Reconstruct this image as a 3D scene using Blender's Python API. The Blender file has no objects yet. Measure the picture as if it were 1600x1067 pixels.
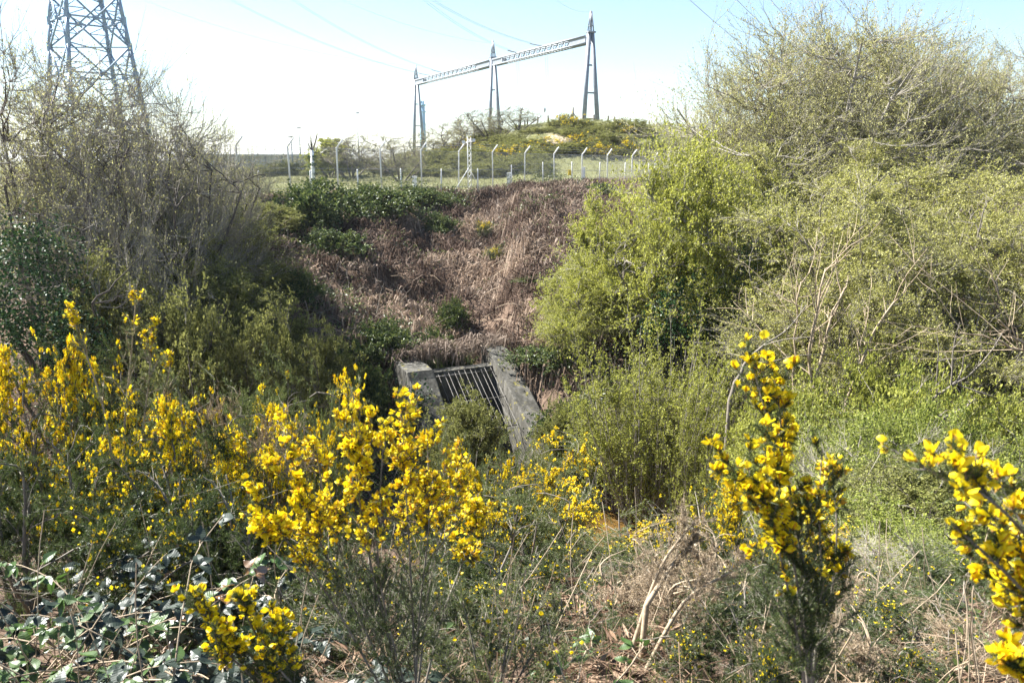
import bpy, math
import numpy as np

# ------------------------------------------------------------------ camera, sky, sun, exposure
scn = bpy.context.scene
COL = scn.collection
PITCH = math.radians(12.8)
FPX = 1244.0
cam = bpy.data.cameras.new('camera')
cam.lens = 28.0
cam.sensor_width = 36.0
cam.sensor_fit = 'HORIZONTAL'
cam.clip_start = 0.05
cam.clip_end = 6000
cam.dof.use_dof = True
cam.dof.focus_distance = 14.0
cam.dof.aperture_fstop = 9.0
camo = bpy.data.objects.new('camera', cam)
camo.location = (0, 0, 0)
camo.rotation_euler = (math.pi / 2 - PITCH, 0, 0)
COL.objects.link(camo)
scn.camera = camo

SUN_AZ = math.radians(-68)      # measured from the view direction, negative = left
SUN_EL = math.radians(48)
world = bpy.data.worlds.new('World')
scn.world = world
world.use_nodes = True
wn = world.node_tree
bg = wn.nodes['Background']
sky = wn.nodes.new('ShaderNodeTexSky')
sky.sky_type = 'NISHITA'
sky.sun_disc = False
sky.sun_elevation = SUN_EL
sky.sun_rotation = SUN_AZ
sky.air_density = 1.0
sky.dust_density = 0.15
sky.ozone_density = 1.8
wn.links.new(sky.outputs[0], bg.inputs[0])
bg.inputs[1].default_value = 0.05
sl = bpy.data.lights.new('sun', 'SUN')
sl.energy = 5.0
sl.angle = math.radians(0.53)
sl.color = (1.0, 0.95, 0.87)
slo = bpy.data.objects.new('sun', sl)
COL.objects.link(slo)
from mathutils import Vector, Matrix, Euler, Quaternion
sd = Vector((math.sin(SUN_AZ) * math.cos(SUN_EL), math.cos(SUN_AZ) * math.cos(SUN_EL), math.sin(SUN_EL)))
slo.rotation_euler = sd.to_track_quat('Z', 'Y').to_euler()
scn.view_settings.view_transform = 'Standard'
scn.view_settings.look = 'None'
scn.view_settings.exposure = 2.2
scn.view_settings.gamma = 1.0
scn.view_settings.use_curve_mapping = False
scn.cycles.max_bounces = 8
scn.cycles.transparent_max_bounces = 8

# ------------------------------------------------------------------ helpers
CP, SP = math.cos(PITCH), math.sin(PITCH)


def P(px, py, Y):
    """world point seen at photo pixel (px, py) at forward distance Y"""
    u = (px - 800.0) / FPX
    v = (533.5 - py) / FPX
    t = Y / (CP + v * SP)
    return np.array((u * t, Y, (v * CP - SP) * t))


def R(seed):
    return np.random.default_rng(seed)


def nrm(v):
    return v / np.maximum(np.linalg.norm(v, axis=-1, keepdims=True), 1e-9)


def _hash(ix, iy, seed):
    n = (ix.astype(np.int64) * 374761393 + iy.astype(np.int64) * 668265263 + seed * 974634777) & 0x7fffffff
    n = ((n ^ (n >> 13)) * 1274126177) & 0x7fffffff
    n = (n ^ (n >> 16)) & 0xffff
    return n / 65535.0


def vnoise(x, y, seed=0):
    x = np.asarray(x, float); y = np.asarray(y, float)
    ix = np.floor(x); iy = np.floor(y)
    fx = x - ix; fy = y - iy
    fx = fx * fx * (3 - 2 * fx); fy = fy * fy * (3 - 2 * fy)
    a = _hash(ix, iy, seed); b = _hash(ix + 1, iy, seed)
    c = _hash(ix, iy + 1, seed); d = _hash(ix + 1, iy + 1, seed)
    return (a * (1 - fx) + b * fx) * (1 - fy) + (c * (1 - fx) + d * fx) * fy


def fbm(x, y, seed=0, o=3):
    s = 0; a = 0.5; t = 0
    for i in range(o):
        s = s + a * vnoise(x * 2 ** i, y * 2 ** i, seed + i * 17)
        t += a; a *= 0.5
    return s / t


class Geo:
    def __init__(self):
        self.v = []; self.f = []; self.m = []; self.s = []; self.n = 0

    def add(self, v, f, mat=0, smooth=False):
        v = np.asarray(v, float).reshape(-1, 3); f = np.asarray(f, np.int64)
        if len(v) == 0 or len(f) == 0: return
        self.v.append(v); self.f.append(f + self.n)
        self.m.append(mat); self.s.append(smooth)
        self.n += len(v)

    def mesh(self, name, mats):
        me = bpy.data.meshes.new(name)
        v = np.concatenate(self.v)
        tot = np.concatenate([np.full(len(f), f.shape[1], np.int32) for f in self.f])
        lv = np.concatenate([f.ravel() for f in self.f]).astype(np.int32)
        me.vertices.add(len(v)); me.vertices.foreach_set('co', v.astype(np.float32).ravel())
        me.loops.add(len(lv)); me.loops.foreach_set('vertex_index', lv)
        me.polygons.add(len(tot))
        st = np.concatenate(([0], np.cumsum(tot)[:-1])).astype(np.int32)
        me.polygons.foreach_set('loop_start', st)
        me.polygons.foreach_set('loop_total', tot)
        mi = np.concatenate([np.full(len(f), m, np.int32) for f, m in zip(self.f, self.m)])
        sm = np.concatenate([np.full(len(f), s, bool) for f, s in zip(self.f, self.s)])
        for m in (mats if isinstance(mats, (list, tuple)) else [mats]): me.materials.append(m)
        me.polygons.foreach_set('material_index', mi)
        me.polygons.foreach_set('use_smooth', sm)
        me.update(calc_edges=True)
        return me

    # ---- shapes
    def tubes(self, Pn, Rn, S=4, mat=0, cap=False):
        """Pn (N,K,3) polylines, Rn (N,K) radii"""
        Pn = np.asarray(Pn, float)
        if Pn.ndim == 2: Pn = Pn[None]
        N, K, _ = Pn.shape
        if N == 0: return
        Rn = np.broadcast_to(np.asarray(Rn, float), (N, K))
        T = np.empty_like(Pn)
        T[:, 1:-1] = Pn[:, 2:] - Pn[:, :-2]
        T[:, 0] = Pn[:, 1] - Pn[:, 0]; T[:, -1] = Pn[:, -1] - Pn[:, -2]
        T = nrm(T)
        ref = np.where(np.abs(T[:, :1, 2:3]) > 0.92, np.array((1.0, 0, 0)), np.array((0, 0, 1.0)))
        A = nrm(np.cross(T, np.broadcast_to(ref, T.shape))); B = np.cross(T, A)
        an = np.arange(S) * 2 * np.pi / S + np.pi / S
        ring = (A[:, :, None] * np.cos(an)[None, None, :, None] + B[:, :, None] * np.sin(an)[None, None, :, None])
        V = Pn[:, :, None] + ring * Rn[:, :, None, None]
        base = np.arange(N)[:, None, None] * K * S + np.arange(K - 1)[None, :, None] * S
        s = np.arange(S)[None, None, :]; s2 = (s + 1) % S
        F = np.stack([base + s, base + s2, base + S + s2, base + S + s], -1).reshape(-1, 4)
        self.add(V, F, mat, S > 3)
        if cap:
            b0 = np.arange(N)[:, None] * K * S
            self.f.append((b0 + np.arange(S)[None, ::-1]).astype(np.int64) + self.n - N * K * S)
            self.m.append(mat); self.s.append(False)
            self.f.append((b0 + (K - 1) * S + np.arange(S)[None, :]).astype(np.int64) + self.n - N * K * S)
            self.m.append(mat); self.s.append(False)

    def bar(self, a, b, w, mat=0, S=4, w2=None):
        a = np.asarray(a, float); b = np.asarray(b, float)
        self.tubes(np.stack([a, b])[None], np.array([[w, w if w2 is None else w2]]) * 0.7071, S, mat, cap=True)

    def box(self, c, size, mat=0, rot=0.0):
        c = np.asarray(c, float); h = np.asarray(size, float) / 2
        v = np.array([(x, y, z) for x in (-1, 1) for y in (-1, 1) for z in (-1, 1)], float) * h
        cr, sr = math.cos(rot), math.sin(rot)
        v = np.stack([v[:, 0] * cr - v[:, 1] * sr, v[:, 0] * sr + v[:, 1] * cr, v[:, 2]], -1) + c
        self.add(v, [(0, 1, 3, 2), (4, 6, 7, 5), (0, 4, 5, 1), (2, 3, 7, 6), (0, 2, 6, 4), (1, 5, 7, 3)], mat)

    def leaves(self, pos, d, n, L, W, fold=0.25, mat=0):
        """pointed leaf: one folded quad each"""
        N = len(pos)
        L = np.broadcast_to(L, (N,))[:, None]; W = np.broadcast_to(W, (N,))[:, None]
        d = nrm(d); s = nrm(np.cross(d, n)); n2 = np.cross(s, d)
        mid = pos + d * L * 0.45
        V = np.stack([pos, mid - s * W / 2 + n2 * W * fold, pos + d * L, mid + s * W / 2 + n2 * W * fold], 1)
        F = np.arange(N)[:, None] * 4 + np.array([0, 1, 2, 3])
        self.add(V, F, mat)

    def needles(self, pos, d, L, w, rng, mat=0):
        N = len(pos)
        d = nrm(d); s = nrm(np.cross(d, rng.normal(size=(N, 3))))
        L = np.broadcast_to(L, (N,))[:, None]
        V = np.stack([pos - s * w / 2, pos + s * w / 2, pos + d * L], 1)
        self.add(V, np.arange(N)[:, None] * 3 + np.array([0, 1, 2]), mat)

    def ribbons(self, Pn, side, W, mat=0):
        N, K, _ = Pn.shape
        W = np.broadcast_to(W, (N, K))[..., None]
        V = np.stack([Pn - side[:, None] * W / 2, Pn + side[:, None] * W / 2], 2)
        b = np.arange(N)[:, None] * K * 2 + np.arange(K - 1)[None] * 2
        F = np.stack([b, b + 1, b + 3, b + 2], -1).reshape(-1, 4)
        self.add(V, F, mat)

    def inst(self, bv, bf, pos, X, Z, scale, mat=0):
        """replicate a small base mesh: local +X -> X, local +Z ~ Z"""
        N = len(pos)
        X = nrm(X); Yv = nrm(np.cross(Z, X)); Zv = np.cross(X, Yv)
        sc = np.broadcast_to(scale, (N,))[:, None, None]
        V = pos[:, None] + sc * (bv[None, :, 0:1] * X[:, None] + bv[None, :, 1:2] * Yv[:, None] + bv[None, :, 2:3] * Zv[:, None])
        F = (np.arange(N)[:, None, None] * len(bv) + bf[None]).reshape(-1, bf.shape[1])
        self.add(V, F, mat)


def tag(o, label=None, cat=None, group=None, kind=None):
    if label: o['label'] = label
    if cat: o['category'] = cat
    if group: o['group'] = group
    if kind: o['kind'] = kind
    return o


def obj(name, geo, mats, parent=None, loc=None):
    me = geo if isinstance(geo, bpy.types.Mesh) else geo.mesh(name, mats)
    o = bpy.data.objects.new(name, me); COL.objects.link(o)
    if parent is not None: o.parent = parent
    if loc is not None: o.location = loc
    return o


def empty(name, loc, label, cat, group=None, rz=0.0, scale=(1, 1, 1)):
    o = bpy.data.objects.new(name, None); COL.objects.link(o)
    o.empty_display_size = 0.2
    o.location = loc; o.rotation_euler = (0, 0, rz); o.scale = scale
    return tag(o, label, cat, group)


def dup(root, loc, rz=0.0, scale=(1, 1, 1), label=None):
    r = root.copy(); COL.objects.link(r)
    r.location = loc; r.rotation_euler = (0, 0, rz); r.scale = scale
    if label: r['label'] = label
    for ch in list(root.children):
        c = ch.copy(); COL.objects.link(c); c.parent = r
        for g in list(ch.children):
            d = g.copy(); COL.objects.link(d); d.parent = c
    return r


# ------------------------------------------------------------------ materials
def newmat(name):
    m = bpy.data.materials.new(name); m.use_nodes = True
    nt = m.node_tree; nt.nodes.clear()
    out = nt.nodes.new('ShaderNodeOutputMaterial')
    return m, nt, out


def ramp(nt, src, stops):
    r = nt.nodes.new('ShaderNodeValToRGB')
    e = r.color_ramp.elements
    while len(e) > 1: e.remove(e[-1])
    e[0].position = stops[0][0]; e[0].color = (*stops[0][1], 1)
    for p, c in stops[1:]:
        k = e.new(p); k.color = (*c, 1)
    nt.links.new(src, r.inputs[0])
    return r


def noise(nt, scale, detail=4, vec=None, rough=0.6, w=None):
    n = nt.nodes.new('ShaderNodeTexNoise'); n.inputs['Scale'].default_value = scale
    n.inputs['Detail'].default_value = detail; n.inputs['Roughness'].default_value = rough
    if vec is not None: nt.links.new(vec, n.inputs['Vector'])
    return n


def leafmat(name, cols, trans=0.35, gloss=0.05, rough=0.4, tcol=None):
    """leaf: diffuse + translucent + a waxy sheen, colour differs leaf by leaf"""
    m, nt, out = newmat(name)
    g = nt.nodes.new('ShaderNodeNewGeometry')
    k = len(cols)
    r = ramp(nt, g.outputs['Random Per Island'], [(i / max(k - 1, 1), c) for i, c in enumerate(cols)])
    d = nt.nodes.new('ShaderNodeBsdfDiffuse'); t = nt.nodes.new('ShaderNodeBsdfTranslucent')
    nt.links.new(r.outputs[0], d.inputs[0])
    if tcol:
        mx = nt.nodes.new('ShaderNodeMixRGB'); mx.blend_type = 'MULTIPLY'; mx.inputs[0].default_value = 1
        nt.links.new(r.outputs[0], mx.inputs[1]); mx.inputs[2].default_value = (*tcol, 1)
        nt.links.new(mx.outputs[0], t.inputs[0])
    else:
        nt.links.new(r.outputs[0], t.inputs[0])
    a = nt.nodes.new('ShaderNodeMixShader'); a.inputs[0].default_value = trans
    nt.links.new(d.outputs[0], a.inputs[1]); nt.links.new(t.outputs[0], a.inputs[2])
    gl = nt.nodes.new('ShaderNodeBsdfGlossy'); gl.inputs['Roughness'].default_value = rough
    gl.inputs[0].default_value = (0.9, 0.92, 0.95, 1)
    b = nt.nodes.new('ShaderNodeMixShader'); b.inputs[0].default_value = gloss
    nt.links.new(a.outputs[0], b.inputs[1]); nt.links.new(gl.outputs[0], b.inputs[2])
    nt.links.new(b.outputs[0], out.inputs[0])
    return m


def barkmat(name, c1, c2, scale=30):
    m, nt, out = newmat(name)
    tc = nt.nodes.new('ShaderNodeTexCoord')
    n = noise(nt, scale, 5, tc.outputs['Object'])
    r = ramp(nt, n.outputs[0], [(0.3, c1), (0.7, c2)])
    p = nt.nodes.new('ShaderNodeBsdfPrincipled'); p.inputs['Roughness'].default_value = 0.75
    p.inputs['Specular IOR Level'].default_value = 0.3
    nt.links.new(r.outputs[0], p.inputs['Base Color'])
    nt.links.new(p.outputs[0], out.inputs[0])
    return m


def surf(name, c1, c2, scale=6, rough=0.6, metal=0.0, bump=0.0, spec=0.4):
    m, nt, out = newmat(name)
    tc = nt.nodes.new('ShaderNodeTexCoord')
    n = noise(nt, scale, 6, tc.outputs['Object'])
    r = ramp(nt, n.outputs[0], [(0.3, c1), (0.7, c2)])
    p = nt.nodes.new('ShaderNodeBsdfPrincipled'); p.inputs['Roughness'].default_value = rough
    p.inputs['Metallic'].default_value = metal
    p.inputs['Specular IOR Level'].default_value = spec
    nt.links.new(r.outputs[0], p.inputs['Base Color'])
    if bump:
        b = nt.nodes.new('ShaderNodeBump'); b.inputs['Strength'].default_value = bump; b.inputs['Distance'].default_value = 0.02
        nt.links.new(n.outputs[0], b.inputs['Height']); nt.links.new(b.outputs[0], p.inputs['Normal'])
    nt.links.new(p.outputs[0], out.inputs[0])
    return m


M = {}
M['bark_grey'] = barkmat('bark_grey', (0.10, 0.085, 0.07), (0.22, 0.20, 0.17))
M['bark_dark'] = barkmat('bark_dark', (0.045, 0.038, 0.032), (0.11, 0.09, 0.075))
M['bark_pale'] = barkmat('bark_pale', (0.22, 0.17, 0.115), (0.38, 0.31, 0.22), 40)
M['twig'] = barkmat('twig', (0.16, 0.145, 0.12), (0.29, 0.27, 0.235))
M['twig_far'] = barkmat('twig_far', (0.075, 0.065, 0.055), (0.14, 0.12, 0.105), 4)
M['leaf_bright'] = leafmat('leaf_bright', [(0.22, 0.23, 0.035), (0.33, 0.35, 0.06), (0.43, 0.44, 0.10)], 0.5, 0.02, 0.5)
M['leaf_lime'] = leafmat('leaf_lime', [(0.15, 0.165, 0.028), (0.26, 0.28, 0.05), (0.37, 0.385, 0.09)], 0.46, 0.01, 0.55)
M['leaf_olive'] = leafmat('leaf_olive', [(0.21, 0.21, 0.055), (0.33, 0.33, 0.09), (0.45, 0.45, 0.15)], 0.44, 0.02, 0.5)
M['leaf_bud'] = leafmat('leaf_bud', [(0.24, 0.235, 0.08), (0.36, 0.355, 0.13), (0.48, 0.47, 0.22)], 0.44, 0.02, 0.5)
M['leaf_mid'] = leafmat('leaf_mid', [(0.10, 0.13, 0.025), (0.20, 0.24, 0.045), (0.33, 0.36, 0.08)], 0.45, 0.012, 0.55)
M['leaf_privet'] = leafmat('leaf_privet', [(0.10, 0.11, 0.03), (0.18, 0.19, 0.055), (0.28, 0.285, 0.09)], 0.4, 0.012, 0.55)
M['leaf_ivy'] = leafmat('leaf_ivy', [(0.012, 0.035, 0.012), (0.025, 0.06, 0.018), (0.05, 0.10, 0.025)], 0.2, 0.02, 0.4)
M['leaf_bramble'] = leafmat('leaf_bramble', [(0.02, 0.04, 0.015), (0.045, 0.075, 0.022), (0.09, 0.12, 0.03), (0.17, 0.20, 0.05)], 0.3, 0.028, 0.42)
M['leaf_bramble_near'] = leafmat('leaf_bramble_near', [(0.018, 0.024, 0.022), (0.030, 0.045, 0.028)], 0.1, 0.035, 0.42)
M['leaf_bramble_green'] = leafmat('leaf_bramble_green', [(0.03, 0.07, 0.015), (0.07, 0.125, 0.025)], 0.35, 0.04, 0.45)
M['leaf_bramble_red'] = leafmat('leaf_bramble_red', [(0.14, 0.05, 0.02), (0.20, 0.12, 0.03)], 0.3, 0.10, 0.38)
M['spine'] = leafmat('spine', [(0.028, 0.05, 0.014), (0.06, 0.085, 0.024), (0.11, 0.13, 0.045)], 0.3, 0.025, 0.45)
M['spine_light'] = leafmat('spine_light', [(0.06, 0.085, 0.025), (0.11, 0.14, 0.045), (0.18, 0.195, 0.075)], 0.3, 0.02, 0.45)
M['spine_dead'] = leafmat('spine_dead', [(0.16, 0.12, 0.075), (0.26, 0.20, 0.13), (0.34, 0.27, 0.18)], 0.2, 0.03)
M['petal'] = leafmat('petal', [(0.50, 0.24, 0.02), (0.78, 0.56, 0.006), (0.79, 0.60, 0.008), (0.80, 0.62, 0.010), (0.80, 0.64, 0.010), (0.80, 0.66, 0.012), (0.81, 0.68, 0.015), (0.82, 0.70, 0.03), (0.84, 0.74, 0.08)], 0.35, 0.025, 0.5)
M['calyx'] = leafmat('calyx', [(0.30, 0.16, 0.04), (0.45, 0.26, 0.07)], 0.2, 0.02)
M['bracken'] = leafmat('bracken', [(0.08, 0.058, 0.045), (0.15, 0.115, 0.09), (0.22, 0.172, 0.138), (0.31, 0.255, 0.21)], 0.25, 0.008, 0.6)
M['bracken_dark'] = leafmat('bracken_dark', [(0.05, 0.034, 0.026), (0.10, 0.068, 0.052), (0.16, 0.115, 0.09)], 0.25, 0.008, 0.6)
M['bracken_pale'] = leafmat('bracken_pale', [(0.17, 0.12, 0.085), (0.28, 0.21, 0.155), (0.38, 0.30, 0.235)], 0.25, 0.008, 0.6)
M['litter'] = leafmat('litter', [(0.07, 0.042, 0.026), (0.14, 0.088, 0.058), (0.22, 0.15, 0.10), (0.32, 0.24, 0.17)], 0.2, 0.008, 0.6)
M['grass_dry'] = leafmat('grass_dry', [(0.16, 0.15, 0.07), (0.22, 0.22, 0.10), (0.34, 0.31, 0.19)], 0.3, 0.03)
M['grass'] = leafmat('grass', [(0.05, 0.09, 0.02), (0.09, 0.14, 0.03), (0.14, 0.17, 0.05)], 0.35, 0.05)
M['steel'] = surf('galvanised_steel', (0.19, 0.215, 0.25), (0.28, 0.31, 0.35), 3, 0.55, 0.25)
M['steel_blue'] = surf('flare_tinted_steel', (0.17, 0.25, 0.36), (0.24, 0.32, 0.43), 3, 0.55, 0.2)  # blue cast of lens flare put into the steel colour
M['aluminium'] = surf('pale_steel', (0.42, 0.44, 0.47), (0.56, 0.58, 0.60), 3, 0.45, 0.3)
M['insulator'] = surf('insulator_glaze', (0.20, 0.21, 0.23), (0.30, 0.31, 0.33), 5, 0.25)
M['wire'] = surf('conductor', (0.30, 0.32, 0.34), (0.40, 0.42, 0.45), 5, 0.5, 0.4)
M['white_post'] = surf('white_concrete_post', (0.72, 0.72, 0.70), (0.86, 0.86, 0.84), 4, 0.8)
M['wood'] = surf('weathered_wood', (0.10, 0.085, 0.07), (0.20, 0.17, 0.14), 8, 0.8)
M['chimney'] = surf('blue_chimney', (0.18, 0.36, 0.50), (0.25, 0.44, 0.58), 0.5, 0.6)  # mid blue, slightly mottled, over the whole chimney
M['render'] = surf('grey_wall_render', (0.42, 0.42, 0.42), (0.52, 0.52, 0.52), 0.8, 0.8)
M['dark'] = surf('painted_pipe_shade', (0.02, 0.02, 0.02), (0.035, 0.035, 0.035), 2, 0.9)  # near-black colour standing in for the shade inside the pipe
M['yellow_sign'] = surf('yellow_sign_paint', (0.75, 0.52, 0.02), (0.82, 0.58, 0.03), 4, 0.5)
M['galv_bar'] = surf('galvanised_bar', (0.09, 0.085, 0.08), (0.20, 0.195, 0.185), 12, 0.55, 0.3)


def groundmat():
    m, nt, out = newmat('ground_soil')
    g = nt.nodes.new('ShaderNodeNewGeometry')
    n1 = noise(nt, 0.55, 6, g.outputs['Position'])
    n2 = noise(nt, 9.0, 8, g.outputs['Position'], 0.7)
    litter = ramp(nt, n2.outputs[0], [(0.3, (0.05, 0.036, 0.026)), (0.55, (0.14, 0.10, 0.075)), (0.75, (0.22, 0.165, 0.12))])
    grass = ramp(nt, n2.outputs[0], [(0.3, (0.08, 0.085, 0.035)), (0.6, (0.15, 0.155, 0.07)), (0.8, (0.22, 0.21, 0.11))])
    mx = nt.nodes.new('ShaderNodeMixRGB')
    # grassland lies on the level behind the embankment
    sep = nt.nodes.new('ShaderNodeSeparateXYZ'); nt.links.new(g.outputs['Position'], sep.inputs[0])
    a = nt.nodes.new('ShaderNodeMath'); a.operation = 'MULTIPLY'; a.inputs[1].default_value = -0.687
    nt.links.new(sep.outputs[0], a.inputs[0])
    b = nt.nodes.new('ShaderNodeMath'); b.operation = 'MULTIPLY_ADD'; b.inputs[1].default_value = 0.727
    nt.links.new(sep.outputs[1], b.inputs[0]); nt.links.new(a.outputs[0], b.inputs[2])
    c = nt.nodes.new('ShaderNodeMapRange'); c.inputs[1].default_value = 35.3; c.inputs[2].default_value = 38.0
    nt.links.new(b.outputs[0], c.inputs[0])
    nt.links.new(c.outputs[0], mx.inputs[0]); nt.links.new(litter.outputs[0], mx.inputs[1]); nt.links.new(grass.outputs[0], mx.inputs[2])
    # bare sandy scar on the mound
    vd = nt.nodes.new('ShaderNodeVectorMath'); vd.operation = 'DISTANCE'; vd.inputs[1].default_value = (7.0, 71.0, 1.4)
    nt.links.new(g.outputs['Position'], vd.inputs[0])
    ad = nt.nodes.new('ShaderNodeMath'); ad.operation = 'MULTIPLY_ADD'; ad.inputs[1].default_value = 7.0
    nt.links.new(n1.outputs[0], ad.inputs[0]); nt.links.new(vd.outputs['Value'], ad.inputs[2])
    rr = nt.nodes.new('ShaderNodeMapRange'); rr.inputs[1].default_value = 7.6; rr.inputs[2].default_value = 6.2
    nt.links.new(ad.outputs[0], rr.inputs[0])
    mx2 = nt.nodes.new('ShaderNodeMixRGB'); nt.links.new(rr.outputs[0], mx2.inputs[0])
    nt.links.new(mx.outputs[0], mx2.inputs[1]); mx2.inputs[2].default_value = (0.36, 0.30, 0.23, 1)
    p = nt.nodes.new('ShaderNodeBsdfPrincipled'); p.inputs['Roughness'].default_value = 0.95
    p.inputs['Specular IOR Level'].default_value = 0.1
    nt.links.new(mx2.outputs[0], p.inputs['Base Color'])
    bp = nt.nodes.new('ShaderNodeBump'); bp.inputs['Strength'].default_value = 0.8; bp.inputs['Distance'].default_value = 0.06
    nt.links.new(n2.outputs[0], bp.inputs['Height']); nt.links.new(bp.outputs[0], p.inputs['Normal'])
    nt.links.new(p.outputs[0], out.inputs[0])
    return m


def concretemat():
    m, nt, out = newmat('weathered_concrete')
    tc = nt.nodes.new('ShaderNodeTexCoord')
    mp = nt.nodes.new('ShaderNodeMapping'); mp.inputs['Scale'].default_value = (3.0, 3.0, 0.7)
    nt.links.new(tc.outputs['Object'], mp.inputs[0])
    n1 = noise(nt, 1.6, 8, mp.outputs[0], 0.7)           # vertical runs
    n2 = noise(nt, 14, 6, tc.outputs['Object'], 0.7)
    base = ramp(nt, n1.outputs[0], [(0.30, (0.03, 0.03, 0.024)), (0.47, (0.07, 0.068, 0.058)), (0.62, (0.15, 0.145, 0.13)), (0.8, (0.27, 0.265, 0.245))])
    mot = ramp(nt, n2.outputs[0], [(0.3, (0.55, 0.55, 0.52)), (0.65, (1, 1, 1))])
    mx = nt.nodes.new('ShaderNodeMixRGB'); mx.blend_type = 'MULTIPLY'; mx.inputs[0].default_value = 0.8
    nt.links.new(base.outputs[0], mx.inputs[1]); nt.links.new(mot.outputs[0], mx.inputs[2])
    n3 = noise(nt, 4.5, 5, tc.outputs['Object'])
    li = ramp(nt, n3.outputs[0], [(0.60, (0, 0, 0)), (0.68, (1, 1, 1))])
    mx2 = nt.nodes.new('ShaderNodeMixRGB'); mx2.inputs[2].default_value = (0.20, 0.18, 0.045, 1)
    nt.links.new(li.outputs[0], mx2.inputs[0]); nt.links.new(mx.outputs[0], mx2.inputs[1])
    p = nt.nodes.new('ShaderNodeBsdfPrincipled'); p.inputs['Roughness'].default_value = 0.9
    nt.links.new(mx2.outputs[0], p.inputs['Base Color'])
    bp = nt.nodes.new('ShaderNodeBump'); bp.inputs['Strength'].default_value = 0.6; bp.inputs['Distance'].default_value = 0.02
    nt.links.new(n2.outputs[0], bp.inputs['Height']); nt.links.new(bp.outputs[0], p.inputs['Normal'])
    nt.links.new(p.outputs[0], out.inputs[0])
    return m


def watermat():
    m, nt, out = newmat('silty_water')
    g = nt.nodes.new('ShaderNodeNewGeometry')
    n = noise(nt, 3.0, 4, g.outputs['Position'])
    r = ramp(nt, n.outputs[0], [(0.3, (0.07, 0.04, 0.012)), (0.7, (0.12, 0.072, 0.022))])
    p = nt.nodes.new('ShaderNodeBsdfPrincipled'); p.inputs['Roughness'].default_value = 0.06
    nt.links.new(r.outputs[0], p.inputs['Base Color'])
    bp = nt.nodes.new('ShaderNodeBump'); bp.inputs['Strength'].default_value = 0.25; bp.inputs['Distance'].default_value = 0.02
    nt.links.new(n.outputs[0], bp.inputs['Height']); nt.links.new(bp.outputs[0], p.inputs['Normal'])
    nt.links.new(p.outputs[0], out.inputs[0])
    return m


M['ground'] = groundmat(); M['concrete'] = concretemat(); M['water'] = watermat()

# ------------------------------------------------------------------ terrain
FA = np.array((-7.07, 44.0)); FB = np.array((6.69, 57.0))       # security fence line
FD = (FB - FA) / np.linalg.norm(FB - FA)
FN = np.array((-FD[1], FD[0]))
CUL0 = np.array((-1.85, 25.6)); CAX = np.array((0.42, -0.9075)); CAC = np.array((0.9075, 0.42))   # culvert centre, outflow axis, across
STREAM = np.array([(-0.75, 23.0), (0.4, 20.8), (2.4, 19.2), (5.0, 18.0), (12, 16.0), (24, 15.0)])


def fs(x, y):
    return -((x - FA[0]) * FN[0] + (y - FA[1]) * FN[1])


def poly_dist(x, y, pl):
    d = np.full(np.shape(x), 1e9)
    for a, b in zip(pl[:-1], pl[1:]):
        ab = b - a; L2 = (ab ** 2).sum()
        t = np.clip(((x - a[0]) * ab[0] + (y - a[1]) * ab[1]) / L2, 0, 1)
        d = np.minimum(d, np.hypot(x - a[0] - t * ab[0], y - a[1] - t * ab[1]))
    return d


def H0(x, y):
    x = np.asarray(x, float); y = np.asarray(y, float)
    nb = np.interp(y, [-50, 1.2, 2.5, 5, 10, 15, 18.5], [-1.6, -1.62, -1.9, -3.05, -5.35, -7.9, -9.6])
    s = fs(x, y)
    em = np.interp(s, [-200, -60, 0, 2.0, 8, 14, 16.8, 18.6], [-1.2, -1.4, -1.6, -1.8, -4.1, -6.3, -7.9, -9.6])
    s2 = (42.0 - y) * 0.85
    em2 = np.interp(s2, [-200, 0, 2.0, 8, 14, 16.8, 18.6], [-3.0, -2.4, -2.4, -4.1, -6.2, -7.9, -9.6])
    em2 = em2 - np.clip((0.5 - x) / 3.5, 0, 1) * 5.0
    kk = 0.9
    em = np.log(np.exp(em / kk) + np.exp(em2 / kk)) * kk - 0.25
    sr = np.minimum(-9.2 + np.interp(y, [12, 16, 22], [0.16, 0.34, 0.6]) * np.maximum(x - 3.5, 0), -2.6)
    sr = np.where(y > 12, sr, -9.6)
    h = np.maximum(np.maximum(nb, em), sr)
    sx = np.where(x < 6, 14.0, 26.0)
    h = h + 5.2 * np.exp(-(((x - 6) / sx) ** 2 + ((y - 80) / 13.0) ** 2)) * (s < 0)
    d = poly_dist(x, y, STREAM)
    h = np.where(d < 2.6, np.minimum(h, -9.9 + np.maximum(0, d - 0.9) * 1.7), h)
    return h


def H(x, y):
    x = np.asarray(x, float); y = np.asarray(y, float)
    h = H0(x, y)
    s = fs(x, y)
    slope = np.clip((s - 1.0) / 3, 0, 1) * np.clip((19.5 - s) / 2, 0, 1)
    h = h + slope * ((fbm(x * 0.5, y * 0.5, 3) - 0.5) * 1.5 + (vnoise(x * 1.7, y * 1.7, 8) - 0.5) * 0.45)
    near = np.clip((y - 1) / 4, 0.15, 1) * (s > 18)
    h = h + near * (fbm(x * 0.7, y * 0.7, 5) - 0.5) * 0.35
    far = np.clip((-s - 4) / 10, 0, 1)
    h = h + far * (fbm(x * 0.22, y * 0.22, 9) - 0.5) * 0.8
    # slot between the culvert wing walls
    a = (x - CUL0[0]) * CAX[0] + (y - CUL0[1]) * CAX[1]
    c = (x - CUL0[0]) * CAC[0] + (y - CUL0[1]) * CAC[1]
    h = np.where((np.abs(c) < 1.35) & (a > -0.1) & (a < 6), np.minimum(h, -9.8), h)
    return h


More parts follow.
